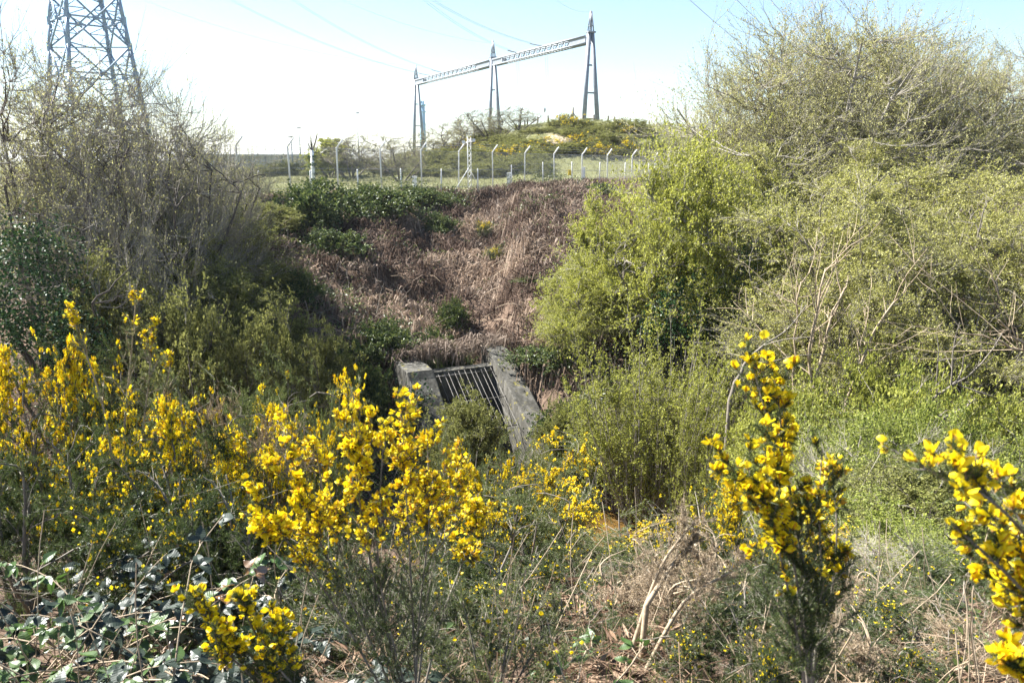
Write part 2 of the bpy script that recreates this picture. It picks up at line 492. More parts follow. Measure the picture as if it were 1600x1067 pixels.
def axis(lo, hi, step, far, growth=1.22):
    a = list(np.arange(lo, hi + 1e-6, step))
    st = step; v = hi
    while v < far: st *= growth; v += st; a.append(v)
    st = step; v = lo; left = []
    while v > -far: st *= growth; v -= st; left.append(v)
    return np.array(left[::-1] + a)


xs = axis(-20, 22, 0.42, 2500); ys = np.concatenate([np.arange(-3, 58, 0.42), axis(58, 100, 0.8, 3000)[axis(58, 100, 0.8, 3000) > 57.9]])
ys = np.concatenate([[-60, -25, -10, -5], ys])
GX, GY = np.meshgrid(xs, ys)
GZ = H(GX, GY)
nx, ny = len(xs), len(ys)
g = Geo()
idx = np.arange(nx * ny).reshape(ny, nx)
F = np.stack([idx[:-1, :-1], idx[:-1, 1:], idx[1:, 1:], idx[1:, :-1]], -1).reshape(-1, 4)
g.add(np.stack([GX, GY, GZ], -1), F, 0, True)
tag(obj('ground', g, M['ground']), kind='structure')

# stream surface
g = Geo()
pl = []
for a, b in zip(STREAM[:-1], STREAM[1:]):
    for t in np.linspace(0, 1, 8)[:-1]: pl.append(a + (b - a) * t)
pl = np.array(pl + [STREAM[-1]])
tn = nrm(np.gradient(pl, axis=0)); sd2 = np.stack([-tn[:, 1], tn[:, 0]], -1)
L_ = np.concatenate([pl - sd2 * 1.7, np.full((len(pl), 1), -9.45)], 1); R_ = np.concatenate([pl + sd2 * 1.7, np.full((len(pl), 1), -9.45)], 1)
k = np.arange(len(pl) - 1)
g.add(np.concatenate([L_, R_]), np.stack([k, k + 1, k + 1 + len(pl), k + len(pl)], -1))
tag(obj('stream', g, M['water']), kind='structure')

# ------------------------------------------------------------------ culvert
def culvert():
    base = np.array((CUL0[0], CUL0[1], -9.8))
    rz = math.atan2(CAC[1], CAC[0])          # local x = across, local -y = outflow
    root = empty('culvert', tuple(base), 'weathered concrete culvert mouth with two sloping wing walls and a barred screen', 'culvert', None, rz)

    def wing(x0, x1, prof, seed):
        # profile in (a, z), extruded across, with a bevelled arris and slightly uneven faces
        rng = R(seed)
        n = 12
        pr = []
        for (a0, z0), (a1, z1) in zip(prof, prof[1:] + prof[:1]):
            for t in np.linspace(0, 1, n)[:-1]: pr.append((a0 + (a1 - a0) * t, z0 + (z1 - z0) * t))
        pr = np.array(pr)
        c = pr.mean(0)
        ring = []
        for x, s in ((x0, 0.0), (x0 + 0.03, 0.03), (x1 - 0.03, 0.03), (x1, 0.0)):
            d = pr - c
            q = pr + nrm(d) * (s - 0.03)
            ring.append(np.stack([np.full(len(q), x), -q[:, 0], q[:, 1]], -1))
        v = np.concatenate(ring)
        jit = np.tile(rng.normal(0, 0.012, (len(pr), 3)), (4, 1)); v = v + jit
        m = len(pr); f = []
        for r in range(3):
            for i in range(m): f.append((r * m + i, r * m + (i + 1) % m, (r + 1) * m + (i + 1) % m, (r + 1) * m + i))
        gg = Geo(); gg.add(v, f)
        gg.f.append(np.array([list(range(m))[::-1]])); gg.m.append(0); gg.s.append(False)
        gg.f.append(np.array([[3 * m + i for i in range(m)]])); gg.m.append(0); gg.s.append(False)
        return gg
    obj('wing_wall', wing(1.12, 1.82, [(-0.6, -0.4), (-0.6, 3.62), (0.15, 3.60), (4.6, 1.0), (6.4, 0.3), (6.4, -0.4)], 1), M['concrete'], root)
    obj('wing_wall', wing(-1.98, -1.12, [(-0.6, -0.4), (-0.6, 3.42), (0.95, 3.38), (3.6, 0.9), (4.6, 0.4), (4.6, -0.4)], 2), M['concrete'], root)
    # headwall with an opening backed by a flat panel painted dark as pipe shade
    gg = Geo()
    gg.box((0, -0.25, 2.65), (2.23, 0.4, 1.0))
    gg.box((-1.0, -0.25, 0.85), (0.23, 0.4, 2.595)); gg.box((1.0, -0.25, 0.85), (0.23, 0.4, 2.595))
    obj('headwall', gg, M['concrete'], root)
    gg = Geo(); gg.box((0, -0.02, 1.1), (2.2, 0.04, 3.4)); obj('dark_back_panel', gg, M['dark'], root)
    # slanted trash screen
    top = np.array((0, -0.5, 3.12)); bot = np.array((0, -2.65, 1.75))
    scr = None
    for t in (0.04, 0.5, 0.97):
        p = top + (bot - top) * t
        sc = Geo(); sc.bar(p + (-1.1, 0.05, -0.05), p + (1.1, 0.05, -0.05), 0.03)
        if scr is None: scr = obj('trash_screen', sc, M['galv_bar'], root)
        else: obj('cross_rail', sc, M['galv_bar'], scr)
    bg_ = Geo()
    bg_.tubes(np.array([[top, top + (bot - top) * 0.5, bot, bot + (0, -0.16, -0.02)]]), 0.007, 6, 0, True)
    bm = bg_.mesh('bar', M['galv_bar'])
    for i in range(12):
        b = obj('bar', bm, None, scr, (-1.02 + i * 0.185, 0, 0))
        b.rotation_euler = (0, math.radians((i * 37 % 5 - 2) * 0.25), 0)
    return root


culvert()

# ------------------------------------------------------------------ line gantry on the mound
def px_of(p):
    x, y, z = p
    d = y * CP - z * SP; u = y * SP + z * CP
    return 800 + FPX * x / d, 533.5 - FPX * u / d


GY = [90.0, 111.4, 139.0]
GPX = [922, 770.5, 649.5]
gpts = [P(px, 100, Y) for px, Y in zip(GPX, GY)]
bd = nrm(np.array((gpts[2][0] - gpts[0][0], gpts[2][1] - gpts[0][1], 0)))
bp_ = np.array((bd[1], -bd[0], 0))
ZTOP, ZBEAM = 15.4, 12.55
groot = empty('line_gantry', (gpts[1][0], gpts[1][1], float(H(gpts[1][0], gpts[1][1]))), 'pale steel line gantry of three A shaped columns carrying two lattice beams', 'gantry')
g0 = np.array(groot.location)
for k, p in enumerate(gpts):
    zb = float(H(p[0], p[1])) - 0.3
    c = np.array((p[0], p[1], 0)) - g0 * (1, 1, 0)
    col = Geo()
    # capped peak: four edge members and ties
    zs = ZBEAM + 0.75
    for sx in (-1, 1):
        for sy in (-1, 1):
            col.bar(c + bp_ * 0.24 * sx + bd * 0.22 * sy + (0, 0, zs - g0[2]), c + bp_ * 0.04 * sx + bd * 0.04 * sy + (0, 0, ZTOP - g0[2]), 0.12)
    for t in (0.3, 0.6):
        col.box(c + (0, 0, zs + (ZTOP - zs) * t - g0[2]), (0.62 * (1 - t), 0.5 * (1 - t), 0.1), 0, math.atan2(bp_[1], bp_[0]))
    col.box(c + (0, 0, zs - g0[2]), (0.95, 0.62, 0.16), 0, math.atan2(bp_[1], bp_[0]))
    cm = obj('column', col, M['steel'], groot)
    for sx in (-1, 1):
        lg = Geo()
        a = c + bp_ * 0.20 * sx + (0, 0, zs - g0[2] - 0.09); b = c + bp_ * (1.4 if sx > 0 else 0.8) * sx + (0, 0, zb - g0[2])
        lg.bar(a, b, 0.40, 0, 4, 0.50)
        obj('leg', lg, M['steel'], cm)
    for t in (0.27, 0.5, 0.72, 0.9):
        rg = Geo()
        z = zs + (zb - zs) * t - g0[2]
        rg.bar(c + bp_ * -(0.20 + 0.58 * t) + (0, 0, z), c + bp_ * (0.20 + 1.17 * t) + (0, 0, z), 0.16)
        obj('rung', rg, M['steel'], cm)
for k in range(2):
    a = np.array((gpts[k][0], gpts[k][1], 0)) - g0 * (1, 1, 0); b = np.array((gpts[k + 1][0], gpts[k + 1][1], 0)) - g0 * (1, 1, 0)
    Ls = np.linalg.norm(b - a); d = (b - a) / Ls
    a = a + d * 0.55; b = b - d * 0.55
    zb_ = ZBEAM - g0[2]
    bm = Geo()
    for sx in (-1, 1):
        for sz in (0, 0.72):
            bm.bar(a + bp_ * 0.35 * sx + (0, 0, zb_ - 0.3 + sz), b + bp_ * 0.35 * sx + (0, 0, zb_ - 0.3 + sz), 0.17)
    # plated ends
    for e0, e1 in ((0.0, 0.16), (0.88, 1.0)):
        m = a + (b - a) * (e0 + e1) / 2
        bm.box(m + (0, 0, zb_ + 0.06), (np.linalg.norm(b - a) * (e1 - e0), 0.66, 0.58), 0, math.atan2(d[1], d[0]))
    beam = obj('beam', bm, M['steel'], groot)
    n = 26
    lat = Geo()
    for i in range(n):
        t0 = 0.14 + 0.75 * i / n; t1 = 0.14 + 0.75 * (i + 1) / n
        for sx in (-1, 1):
            p0 = a + (b - a) * t0 + bp_ * 0.35 * sx; p1 = a + (b - a) * t1 + bp_ * 0.35 * sx
            lo, hi = zb_ - 0.3, zb_ + 0.42
            lat.bar(p0 + (0, 0, lo if i % 2 else hi), p1 + (0, 0, hi if i % 2 else lo), 0.07)
        p0 = a + (b - a) * t0 + (0, 0, zb_ - 0.3); p1 = a + (b - a) * t1 + (0, 0, zb_ - 0.3)
        lat.bar(p0 - bp_ * 0.35, p1 + bp_ * 0.35, 0.06)
    obj('lattice_bracing', lat, M['steel'], beam)


def insulator(a, b, n=12):
    a = np.asarray(a, float); b = np.asarray(b, float)
    gg = Geo(); gg.bar(a, b, 0.04)
    t = np.linspace(0.06, 0.94, n)
    for q in t:
        m = a + (b - a) * q; d = (b - a) / np.linalg.norm(b - a)
        gg.tubes(np.array([[m - d * 0.05, m, m + d * 0.05]]), np.array([[0.03, 0.09, 0.03]]), 8)
    return gg


def sag(a, b, s, n=24):
    t = np.linspace(0, 1, n)[:, None]
    p = a + (b - a) * t
    p[:, 2] -= (4 * t * (1 - t))[:, 0] * s
    return p


def cable(pts, r, label, name='power_line_cable', group='overhead power lines'):
    gg = Geo(); gg.tubes(np.asarray(pts)[None], r, 5)
    o = obj(name, gg, M['wire'])
    return tag(o, label, 'cable', group)


def ray_through(pt, px, py, Y):
    return P(px, py, Y)


# conductors that come over from the pylon side (upper left) down to the gantry
line_specs = [  # end (gantry bay, fraction, dz), picture point the span crosses at the upper frame edge, its distance, label
    ((1, 1.0, 2.75), (222, 0), 110, 'earth wire running down to the peak of the farthest gantry column', 0.012, False),
    ((1, 0.76, 0.5), (358, 0), 108, 'conductor ending at the outer end of the far gantry beam', 0.02, True),
    ((1, 0.60, 0.5), (455, 0), 106, 'conductor ending at the middle of the far gantry beam', 0.02, True),
    ((1, 0.05, 2.75), (533, 0), 104, 'earth wire running down to the peak of the middle gantry column', 0.012, False),
    ((0, 0.70, 0.5), (660, 0), 88, 'conductor ending at the outer end of the near gantry beam', 0.02, True),
    ((0, 0.42, 0.5), (672, 0), 86, 'conductor ending nearest the right hand gantry column', 0.02, True),
    ((0, 0.0, 2.8), (868, 0), 80, 'earth wire rising from the peak of the nearest gantry column', 0.012, False),
]
for (bay, fr, dz), (qx, qy), Yq, lab, r, ins in line_specs:
    a = np.array((gpts[bay][0], gpts[bay][1], 0)); b = np.array((gpts[bay + 1][0], gpts[bay + 1][1], 0))
    e = a + (b - a) * fr; e[2] = ZBEAM + dz
    q = P(qx, qy, Yq)
    dirv = q - e
    start = e + dirv * 1.5
    n = 30
    t = np.linspace(0, 1.5, n)[:, None]
    pts = e + dirv * t
    sagf = 0.10 * np.linalg.norm(dirv)
    pts[:, 2] -= (4 * t * (1 - t))[:, 0] * sagf * 0.35
    if ins:
        k = pts[1] - pts[0]; k = k / np.linalg.norm(k)
        i1 = e + k * 2.6
        pts2 = np.concatenate([[i1], pts[pts[:, 1] < 1e9][np.linalg.norm(pts - e, axis=1) > 2.9]])
        io = obj('insulator_string', insulator(e - g0, i1 - g0), M['insulator'], groot)
        cable(pts2, r, lab)
        cable(pts2 + np.array((0.28, 0.12, 0.05)), r, 'twin of the ' + lab)
    else:
        cable(pts, r, lab)
# spans over the big willow on the right
for (x0, y0, x1, y1, lab) in ((1085, 0, 1172, 72, 'overhead conductor going down behind the left edge of the tall willow'),
                             (1158, 0, 1222, 58, 'overhead conductor going down behind the top of the tall willow'),
                             (1210, 0, 1250, 40, 'overhead conductor crossing the top edge above the tall willow')):
    a = P(x0, y0, 70); b = P(x1, y1, 92)
    pts = sag(a + (a - b) * 0.5, b + (b - a) * 0.8, 0.5)
    cable(pts, 0.022, lab, group='overhead lines behind the willow')
# droppers hanging from the beam
for (px, yb, bay, lab) in ((807, 185, 0, 'thin dropper wire hanging from the gantry beam beside the middle column'),
                           (852, 172, 0, 'long dropper wire hanging from the gantry beam above the mound'),
                           (672, 205, 1, 'dropper wire hanging beside the farthest gantry column')):
    best = None
    a = np.array(gpts[bay]); b = np.array(gpts[bay + 1])
    for fr in np.linspace(0, 1, 200):
        q = a + (b - a) * fr; q[2] = ZBEAM - 0.35
        dd = abs(px_of(q)[0] - px)
        if best is None or dd < best[0]: best = (dd, q)
    q = best[1]
    e = P(px, yb, q[1]); e[0] = q[0]
    pts = np.array([q + (e - q) * t + np.array((0.15 * math.sin(t * 3), 0, 0)) for t in np.linspace(0, 1, 12)])
    if px == 852: pts = np.concatenate([pts, [e + (0.5, 0.2, -0.8), e + (0.8, 0.4, -2.2)]])
    gg = Geo(); gg.tubes(pts[None], 0.014, 5); gg.tubes((pts + np.array((0.25, 0.1, 0)))[None], 0.012, 5)
    if px == 852: gg.tubes(np.array([[e + (0, 0, 0.3), e, e - (0, 0, 0.3)]]), np.array([[0.06, 0.16, 0.05]]), 6)
    tag(obj('dropper_wire', gg, M['wire']), lab, 'cable', 'dropper wires on the gantry')

# ------------------------------------------------------------------ lattice pylon
def pylon():
    Y = 95.0
    c = P(140, 70, Y); cx, cy = c[0], c[1]
    zb = -1.6
    ang = 0.0
    root = empty('pylon', (cx, cy, zb), 'tall blue grey lattice pylon rising behind the bare trees', 'pylon')
    z70 = P(140, 70, Y)[2]
    ppm = FPX / (Y * CP - z70 * SP)

    def rad(z):           # half diagonal
        return max(0.5, (62 + (z70 - z) * ppm * 0.135) / ppm)

    def corner(k, z):
        a = ang + math.pi / 2 * k
        return np.array((rad(z) * math.cos(a), rad(z) * math.sin(a), z - zb))
    lv = [zb]
    z = zb
    while z < 38:
        z += max(1.6, rad(z) * 0.62); lv.append(z)
    mats = M['steel_blue']
    for k in range(4):
        gg = Geo()
        for z0, z1 in zip(lv[:-1], lv[1:]): gg.bar(corner(k, z0), corner(k, z1), 0.34 * (1.15 - 0.5 * z0 / 38))
        # gusset plates
        for z0 in lv[1:-1]: gg.box(corner(k, z0), (0.42, 0.42, 0.9), 0, ang)
        obj('leg', gg, mats, root)
    for k in range(4):
        gg = Geo()
        k2 = (k + 1) % 4
        for i, (z0, z1) in enumerate(zip(lv[:-1], lv[1:])):
            a0, b0, a1, b1 = corner(k, z0), corner(k2, z0), corner(k, z1), corner(k2, z1)
            m = (a1 + b1) / 2 if i % 2 == 0 else (a0 + b0) / 2
            if i % 2 == 0:
                gg.bar(a0, m, 0.17); gg.bar(b0, m, 0.17)
                for f in (0.33, 0.66):
                    p = a0 + (m - a0) * f; gg.bar(p, a0 + (a1 - a0) * f, 0.09); gg.bar(p, a0 + (a1 - a0) * min(1, f + .34), 0.08)
                    p = b0 + (m - b0) * f; gg.bar(p, b0 + (b1 - b0) * f, 0.09); gg.bar(p, b0 + (b1 - b0) * min(1, f + .34), 0.08)
                gg.bar(a1, b1, 0.16)
                gg.box(m, (0.5, 0.5, 0.42), 0, ang)
            else:
                gg.bar(a1, m, 0.17); gg.bar(b1, m, 0.17)
                for f in (0.33, 0.66):
                    p = a1 + (m - a1) * f; gg.bar(p, a1 + (a0 - a1) * f, 0.09); gg.bar(p, a1 + (a0 - a1) * min(1, f + .34), 0.08)
                    p = b1 + (m - b1) * f; gg.bar(p, b1 + (b0 - b1) * f, 0.09); gg.bar(p, b1 + (b0 - b1) * min(1, f + .34), 0.08)
        obj('face_bracing', gg, mats, root)
    for z0 in lv[2::2]:
        gg = Geo(); gg.bar(corner(0, z0), corner(2, z0), 0.12); gg.bar(corner(1, z0), corner(3, z0), 0.12)
        obj('plan_bracing', gg, mats, root)
    # cross arms above the frame
    for z0, w in ((20, 8.5), (27, 10.5), (34, 7.5)):
        gg = Geo()
        for s in (-1, 1):
            tip = np.array((math.cos(0.35) * w * s, math.sin(0.35) * w * s, z0 - zb + 0.2))
            for k in range(4):
                q = corner(k, z0)
                if q[0] * s > 0 or True: gg.bar(q, tip, 0.12)
        obj('cross_arm', gg, mats, root)


pylon()

# ------------------------------------------------------------------ far chimney, wall and masts
p = P(661, 212, 420)
root = empty('chimney', (p[0], p[1], -2), 'slim pale blue chimney far off behind the left gantry column', 'chimney')
h = P(661, 163, 420)[2] + 2
gg = Geo(); gg.tubes(np.array([[(0, 0, 0), (0, 0, h * 0.5), (0, 0, h)]]), np.array([[1.75, 1.5, 1.2]]), 20, 0, True)
shaft = obj('shaft', gg, M['chimney'], root)
for z in (0.86, 0.97):
    gg = Geo(); gg.tubes(np.array([[(0, 0, h * z), (0, 0, h * z + 0.7)]]), 1.75, 20, 0, True); obj('platform', gg, M['chimney'], root)
for s in (-1, 1):
    gg = Geo(); gg.bar((s * 0.5, 0, h - 0.01), (s * 0.5, 0, h + 1.6), 0.7, 0, 8); obj('flue', gg, M['chimney'], root)

p0 = P(300, 255, 125); p1 = P(500, 255, 132)
d = p1 - p0; Lw = np.hypot(d[0], d[1]); rw = math.atan2(d[1], d[0])
root = empty('low_building', ((p0[0] + p1[0]) / 2, (p0[1] + p1[1]) / 2, -1.6), 'low flat pale building with railing on its roof, beyond the fence', 'building', None, rw)
gg = Geo(); gg.box((0, 3.0, 1.15), (Lw, 6, 2.3)); obj('wall', gg, M['render'], root)
gg = Geo(); gg.box((0, 2.9, 2.42), (Lw + 0.6, 6.8, 0.22)); rf = obj('roof', gg, M['aluminium'], root)
pg = Geo(); pg.box((0, -0.06, 1.13), (0.3, 0.1, 2.25)); pm = pg.mesh('pier', M['steel'])
for i in range(8): obj('pier', pm, None, root, (-Lw / 2 + 1 + i * (Lw - 2) / 7, 0, 0))
pg = Geo(); pg.bar((0, 0, 0), (0, 0, 1.5), 0.07); pm = pg.mesh('railing_post', M['steel'])
for i in range(15): obj('railing_post', pm, None, rf, (-Lw / 2 + 0.4 + i * (Lw - 0.8) / 14, -0.3, 2.53))
for z in (0.75, 1.45):
    pg = Geo(); pg.bar((-Lw / 2, -0.3, 2.53 + z), (Lw / 2, -0.3, 2.53 + z), 0.06); obj('rail', pg, M['steel'], rf)

for (px, pyt, Y, lab) in ((457, 214, 88, 'thin pale mast left of the fence, shorter of the two by the low building'), (470, 200, 96, 'thin pale mast above the low building roof'), (561, 177, 105, 'lone thin mast standing among the bare trees behind the fence')):
    p = P(px, 250, Y); zt = P(px, pyt, Y)[2]; zg = float(H(p[0], p[1]))
    root = empty('lighting_mast', (p[0], p[1], zg), lab, 'mast', 'thin masts beyond the fence')
    gg = Geo(); gg.tubes(np.array([[(0, 0, 0), (0, 0, zt - zg)]]), np.array([[0.09, 0.04]]), 8, 0, True); obj('pole', gg, M['steel'], root)
    gg = Geo(); gg.bar((-0.3, 0, zt - zg), (0.3, 0, zt - zg + 0.05), 0.12); obj('lamp_head', gg, M['steel'], root)

# ------------------------------------------------------------------ security fence
STEP = (FB - FA) / 7
SL = np.linalg.norm(STEP); frz = math.atan2(FD[1], FD[0])


def fence_z(i):
    return -1.55 - 0.035 * i


root = empty('security_fence', (FA[0], FA[1], 0), 'tall chain link security fence on white cranked posts along the crest of the bank', 'fence')
FH = 2.15
pg = Geo(); pg.tubes(np.array([[(0, 0, -0.4), (0, 0, FH), (0.0, 0.0, FH + 0.02)]]), 0.05, 4, 0, True)
o_ = np.array((FN[0], FN[1], 0)) * -1.0
pg.tubes(np.array([[np.array((0, 0, FH - 0.02)), np.array((0.32, 0.05, FH + 0.42))]]), 0.05, 4, 0, True)
pm = pg.mesh('post', M['white_post'])
i0, i1 = -5, 12
ref_i = range(i0, i1 + 1)
for i in ref_i:
    q = STEP * i
    po = obj('post', pm, None, root, (q[0], q[1], fence_z(i)))
    po.rotation_euler = (math.radians((i * 53 % 7 - 3) * 0.3), math.radians((i * 31 % 7 - 3) * 0.3), 0)
# one bay of woven wire, shared
wg = Geo()
sp = 0.11; hgt = 2.1
runs = []
for s in (-1, 1):
    x = -hgt
    while x < SL + hgt:
        a = np.array((x, hgt if s < 0 else 0.0)); b = np.array((x + hgt, 0.0 if s < 0 else hgt))
        t0 = max(0, (0 - a[0]) / hgt); t1 = min(1, (SL - a[0]) / hgt)
        if t1 - t0 > 0.01:
            p0_ = a + (b - a) * t0; p1_ = a + (b - a) * t1
            runs.append([(p0_[0], 0.012 * s, p0_[1]), (p1_[0], 0.012 * s, p1_[1])])
        x += sp
wg.tubes(np.array(runs), 0.0036, 3)
wm = wg.mesh('chain_link_panel', M['wire'])
for i in range(i0, i1):
    q = STEP * i
    o = obj('chain_link_panel', wm, None, root, (q[0], q[1], fence_z(i + 0.5) + 0.04)); o.rotation_euler = (0, 0, frz)
ends = (np.append(STEP * i0, fence_z(i0)), np.append(STEP * i1, fence_z(i1)))
for z, off in ((0.1, 0), (1.1, 0), (2.1, 0), (FH + 0.15, 0.12), (FH + 0.28, 0.22), (FH + 0.40, 0.31)):
    gg = Geo(); gg.bar(ends[0] + (off, 0, z), ends[1] + (off, 0, z), 0.012); obj('strand_wire', gg, M['wire'], root)
sgn = Geo(); sgn.box((0, 0, 0), (0.36, 0.02, 0.36))
q = STEP * 5.55
s_ = obj('warning_sign', sgn, M['yellow_sign'], root, (q[0] + 0.03, q[1] - 0.06, fence_z(5.5) + 0.95)); s_.rotation_euler = (0, 0.06, frz)

# low inner fence of short straight posts just in front
LO = FN * -1.15
root = empty('low_fence', (FA[0] + LO[0], FA[1] + LO[1], 0), 'lower fence of short straight white posts just in front of the security fence', 'fence')
pg = Geo(); pg.tubes(np.array([[(0, 0, -0.5), (0, 0, 1.45), (0, 0, 1.5)]]), np.array([[0.045, 0.045, 0.025]]), 4, 0, True)
pm = pg.mesh('post', M['white_post'])
for i in range(-4, 9):
    q = STEP * (i + 0.18)
    po = obj('post', pm, None, root, (q[0], q[1], float(H(FA[0] + LO[0] + q[0], FA[1] + LO[1] + q[1])) + 0.02))
    po.rotation_euler = (math.radians((i * 47 % 5 - 2) * 0.5), math.radians((i * 29 % 5 - 2) * 0.5), 0)
for z in (0.5, 0.95, 1.4):
    pts = []
    for i in np.linspace(-3.82, 8.18, 25):
        q = STEP * i; pts.append((q[0], q[1], float(H0(FA[0] + LO[0] + q[0], FA[1] + LO[1] + q[1])) + z))
    gg = Geo(); gg.tubes(np.array(pts)[None], 0.006, 3); obj('strand_wire', gg, M['wire'], root)

# stout white marker posts between the fences
pg = Geo(); pg.box((0, 0, 0.35), (0.24, 0.24, 1.5)); pg.box((0, 0, 1.13), (0.27, 0.27, 0.06))
pm = pg.mesh('marker_post', M['white_post'])
for px, Y, lab in ((648, 46.5, 'stout white marker post by the security fence below the far gantry column'), (795, 51, 'stout white marker post by the fence between the mast and the mound'), (911, 55.5, 'stout white marker post by the fence, nearest the bright green tree')):
    p = P(px, 285, Y)
    tag(obj('marker_post', pm, None, None, (p[0], p[1], float(H(p[0], p[1])) - 0.2)), lab, 'post', 'stout marker posts along the fence')

# lattice camera mast with stays
p = P(733, 290, 47.2); zg = float(H(p[0], p[1]))
root = empty('camera_mast', (p[0], p[1], zg), 'white lattice camera mast with raking stays behind the fence', 'mast')
gg = Geo()
for a in range(3):
    q = np.array((math.cos(a * 2.09), math.sin(a * 2.09), 0)) * 0.13
    gg.bar(q + (0, 0, -0.2), q + (0, 0, 3.2), 0.03)
for i in range(11):
    for a in range(3):
        q = np.array((math.cos(a * 2.09), math.sin(a * 2.09), 0)) * 0.13; q2 = np.array((math.cos((a + 1) * 2.09), math.sin((a + 1) * 2.09), 0)) * 0.13
        gg.bar(q + (0, 0, i * 0.29), q2 + (0, 0, i * 0.29 + 0.29), 0.016)
obj('lattice_shaft', gg, M['white_post'], root)
for (tx, ty, tr) in ((-1.05, -0.3, 0.045), (0.95, -0.2, 0.015)):
    gg = Geo(); gg.bar((0, -0.15, 1.5), (tx, ty, -0.15), tr); obj('stay', gg, M['white_post'], root)
gg = Geo(); gg.bar((-0.28, 0, 2.9), (0.28, 0, 3.0), 0.07); gg.box((0.3, -0.06, 3.05), (0.16, 0.34, 0.16)); gg.box((-0.3, -0.06, 2.95), (0.14, 0.3, 0.16))
obj('camera_head', gg, M['white_post'], root)

# white pole with dark ivy bands and a bare fork
p = P(490, 285, 45); zg = float(H(p[0], p[1])); zt = P(490, 235, 45)[2] - zg
root = empty('banded_pole', (p[0], p[1], zg), 'white pole banded with dark ivy and topped by bare forked twigs', 'pole')
gg = Geo(); gg.tubes(np.array([[(0, 0, -0.2), (0, 0, zt)]]), 0.10, 8, 0, True); obj('shaft', gg, M['white_post'], root)
rng = R(77)
gg = Geo()
for z in np.arange(0.3, zt, 0.42):
    n = 60
    ps = np.stack([rng.normal(0, 0.10, n), rng.normal(0, 0.10, n), z + rng.normal(0, 0.07, n)], -1)
    gg.leaves(ps, rng.normal(size=(n, 3)), rng.normal(size=(n, 3)), 0.11, 0.10)
obj('ivy', gg, M['leaf_ivy'], root)
gg = Geo()
for k in range(8):
    a = rng.uniform(0, 6.28); l = rng.uniform(0.4, 1.0)
    gg.tubes(np.array([[(0, 0, zt - 0.1), (math.cos(a) * l * 0.25, math.sin(a) * l * 0.25, zt + l * 0.45), (math.cos(a) * l * 0.42, math.sin(a) * l * 0.42, zt + l)]]), np.array([[0.045, 0.03, 0.012]]), 4)
obj('fork', gg, M['bark_dark'], root)

# post and wire fence along the top of the mound
ridge = [825, 840, 857, 874, 893, 910, 928, 949, 960, 973, 984, 994, 1005, 1015, 1026, 1040]
ridge = list(range(700, 825, 15)) + ridge
p = P(870, 190, 84)
froot = empty('stock_fence', (p[0], p[1], 0), 'dark wooden post and wire fence along the top of the mound', 'fence')
pg = Geo(); pg.tubes(np.array([[(0, 0, -0.5), (0, 0, 1.15), (0, 0, 1.2)]]), np.array([[0.085, 0.08, 0.05]]), 6, 0, True)
pm = pg.mesh('post', M['wood'])
tops = []
for i, px in enumerate(ridge):
    q = P(px, 195, 84); z = float(H(q[0], 84))
    po = obj('post', pm, None, froot, (q[0] - p[0], 0, z)); po.rotation_euler = (math.radians((i * 41 % 9 - 4)), math.radians((i * 23 % 9 - 4)), 0)
    tops.append((q[0] - p[0], 0, z))
tops = np.array(tops)
for zz in (0.5, 0.8, 1.1):
    gg = Geo(); gg.tubes((tops + (0, 0, zz))[None], 0.008, 3); obj('strand_wire', gg, M['wire'], froot)
q = P(895, 195, 83.4); z = float(H(q[0], 83.4))
gg = Geo(); gg.bar((q[0] - p[0], -0.6, z - 0.2), (q[0] - p[0], -0.6, z + 1.7), 0.16)
for s in (-1, 1): gg.bar((q[0] - p[0], -0.6, z + 1.2), (q[0] - p[0] + s * 0.9, -0.6, z - 0.1), 0.11)
obj('strainer_post', gg, M['wood'], froot)

# ------------------------------------------------------------------ plant growing
def wander(rng, S, D, L, K, wig, up):
    N = len(S)
    Pn = np.empty((N, K, 3)); Pn[:, 0] = S
    d = nrm(D.copy())
    L = np.broadcast_to(L, (N,))[:, None]
    for k in range(1, K):
        d = d + rng.normal(0, wig, (N, 3)); d[:, 2] += up
        d = nrm(d)
        Pn[:, k] = Pn[:, k - 1] + d * L / (K - 1)
    return Pn


def along(Pn, idx, t):
    K = Pn.shape[1]
    x = np.clip(t, 0, 0.9999) * (K - 1); i = x.astype(int); f = (x - i)[:, None]
    a = Pn[idx, i]; b = Pn[idx, i + 1]
    return a * (1 - f) + b * f, nrm(b - a)


def branch(rng, Pn, n, t0, ang, asd, length, K, wig, up, lsd=0.3, tpow=1.0, fall=0.5):
    """n children on every parent; returns polylines and parent parameters"""
    N = len(Pn)
    idx = np.repeat(np.arange(N), n)
    t = t0 + (1 - t0) * rng.uniform(0, 1, len(idx)) ** tpow
    S, T = along(Pn, idx, t)
    q = rng.normal(size=T.shape); q = nrm(q - (q * T).sum(1, keepdims=True) * T)
    a = np.radians(rng.normal(ang, asd, len(idx)))[:, None]
    D = T * np.cos(a) + q * np.sin(a)
    plen = np.linalg.norm(np.diff(Pn, axis=1), axis=2).sum(1)[idx]
    L = plen * length * (1 - fall * t) * np.clip(rng.normal(1, lsd, len(idx)), 0.35, 1.8)
    return wander(rng, S, D, L, K, wig, up), idx, t


def taper(N, K, r0, r1):
    return np.broadcast_to(np.asarray(r0)[..., None] * np.ones(N)[:, None], (N, K)) * np.linspace(1, r1, K)[None]


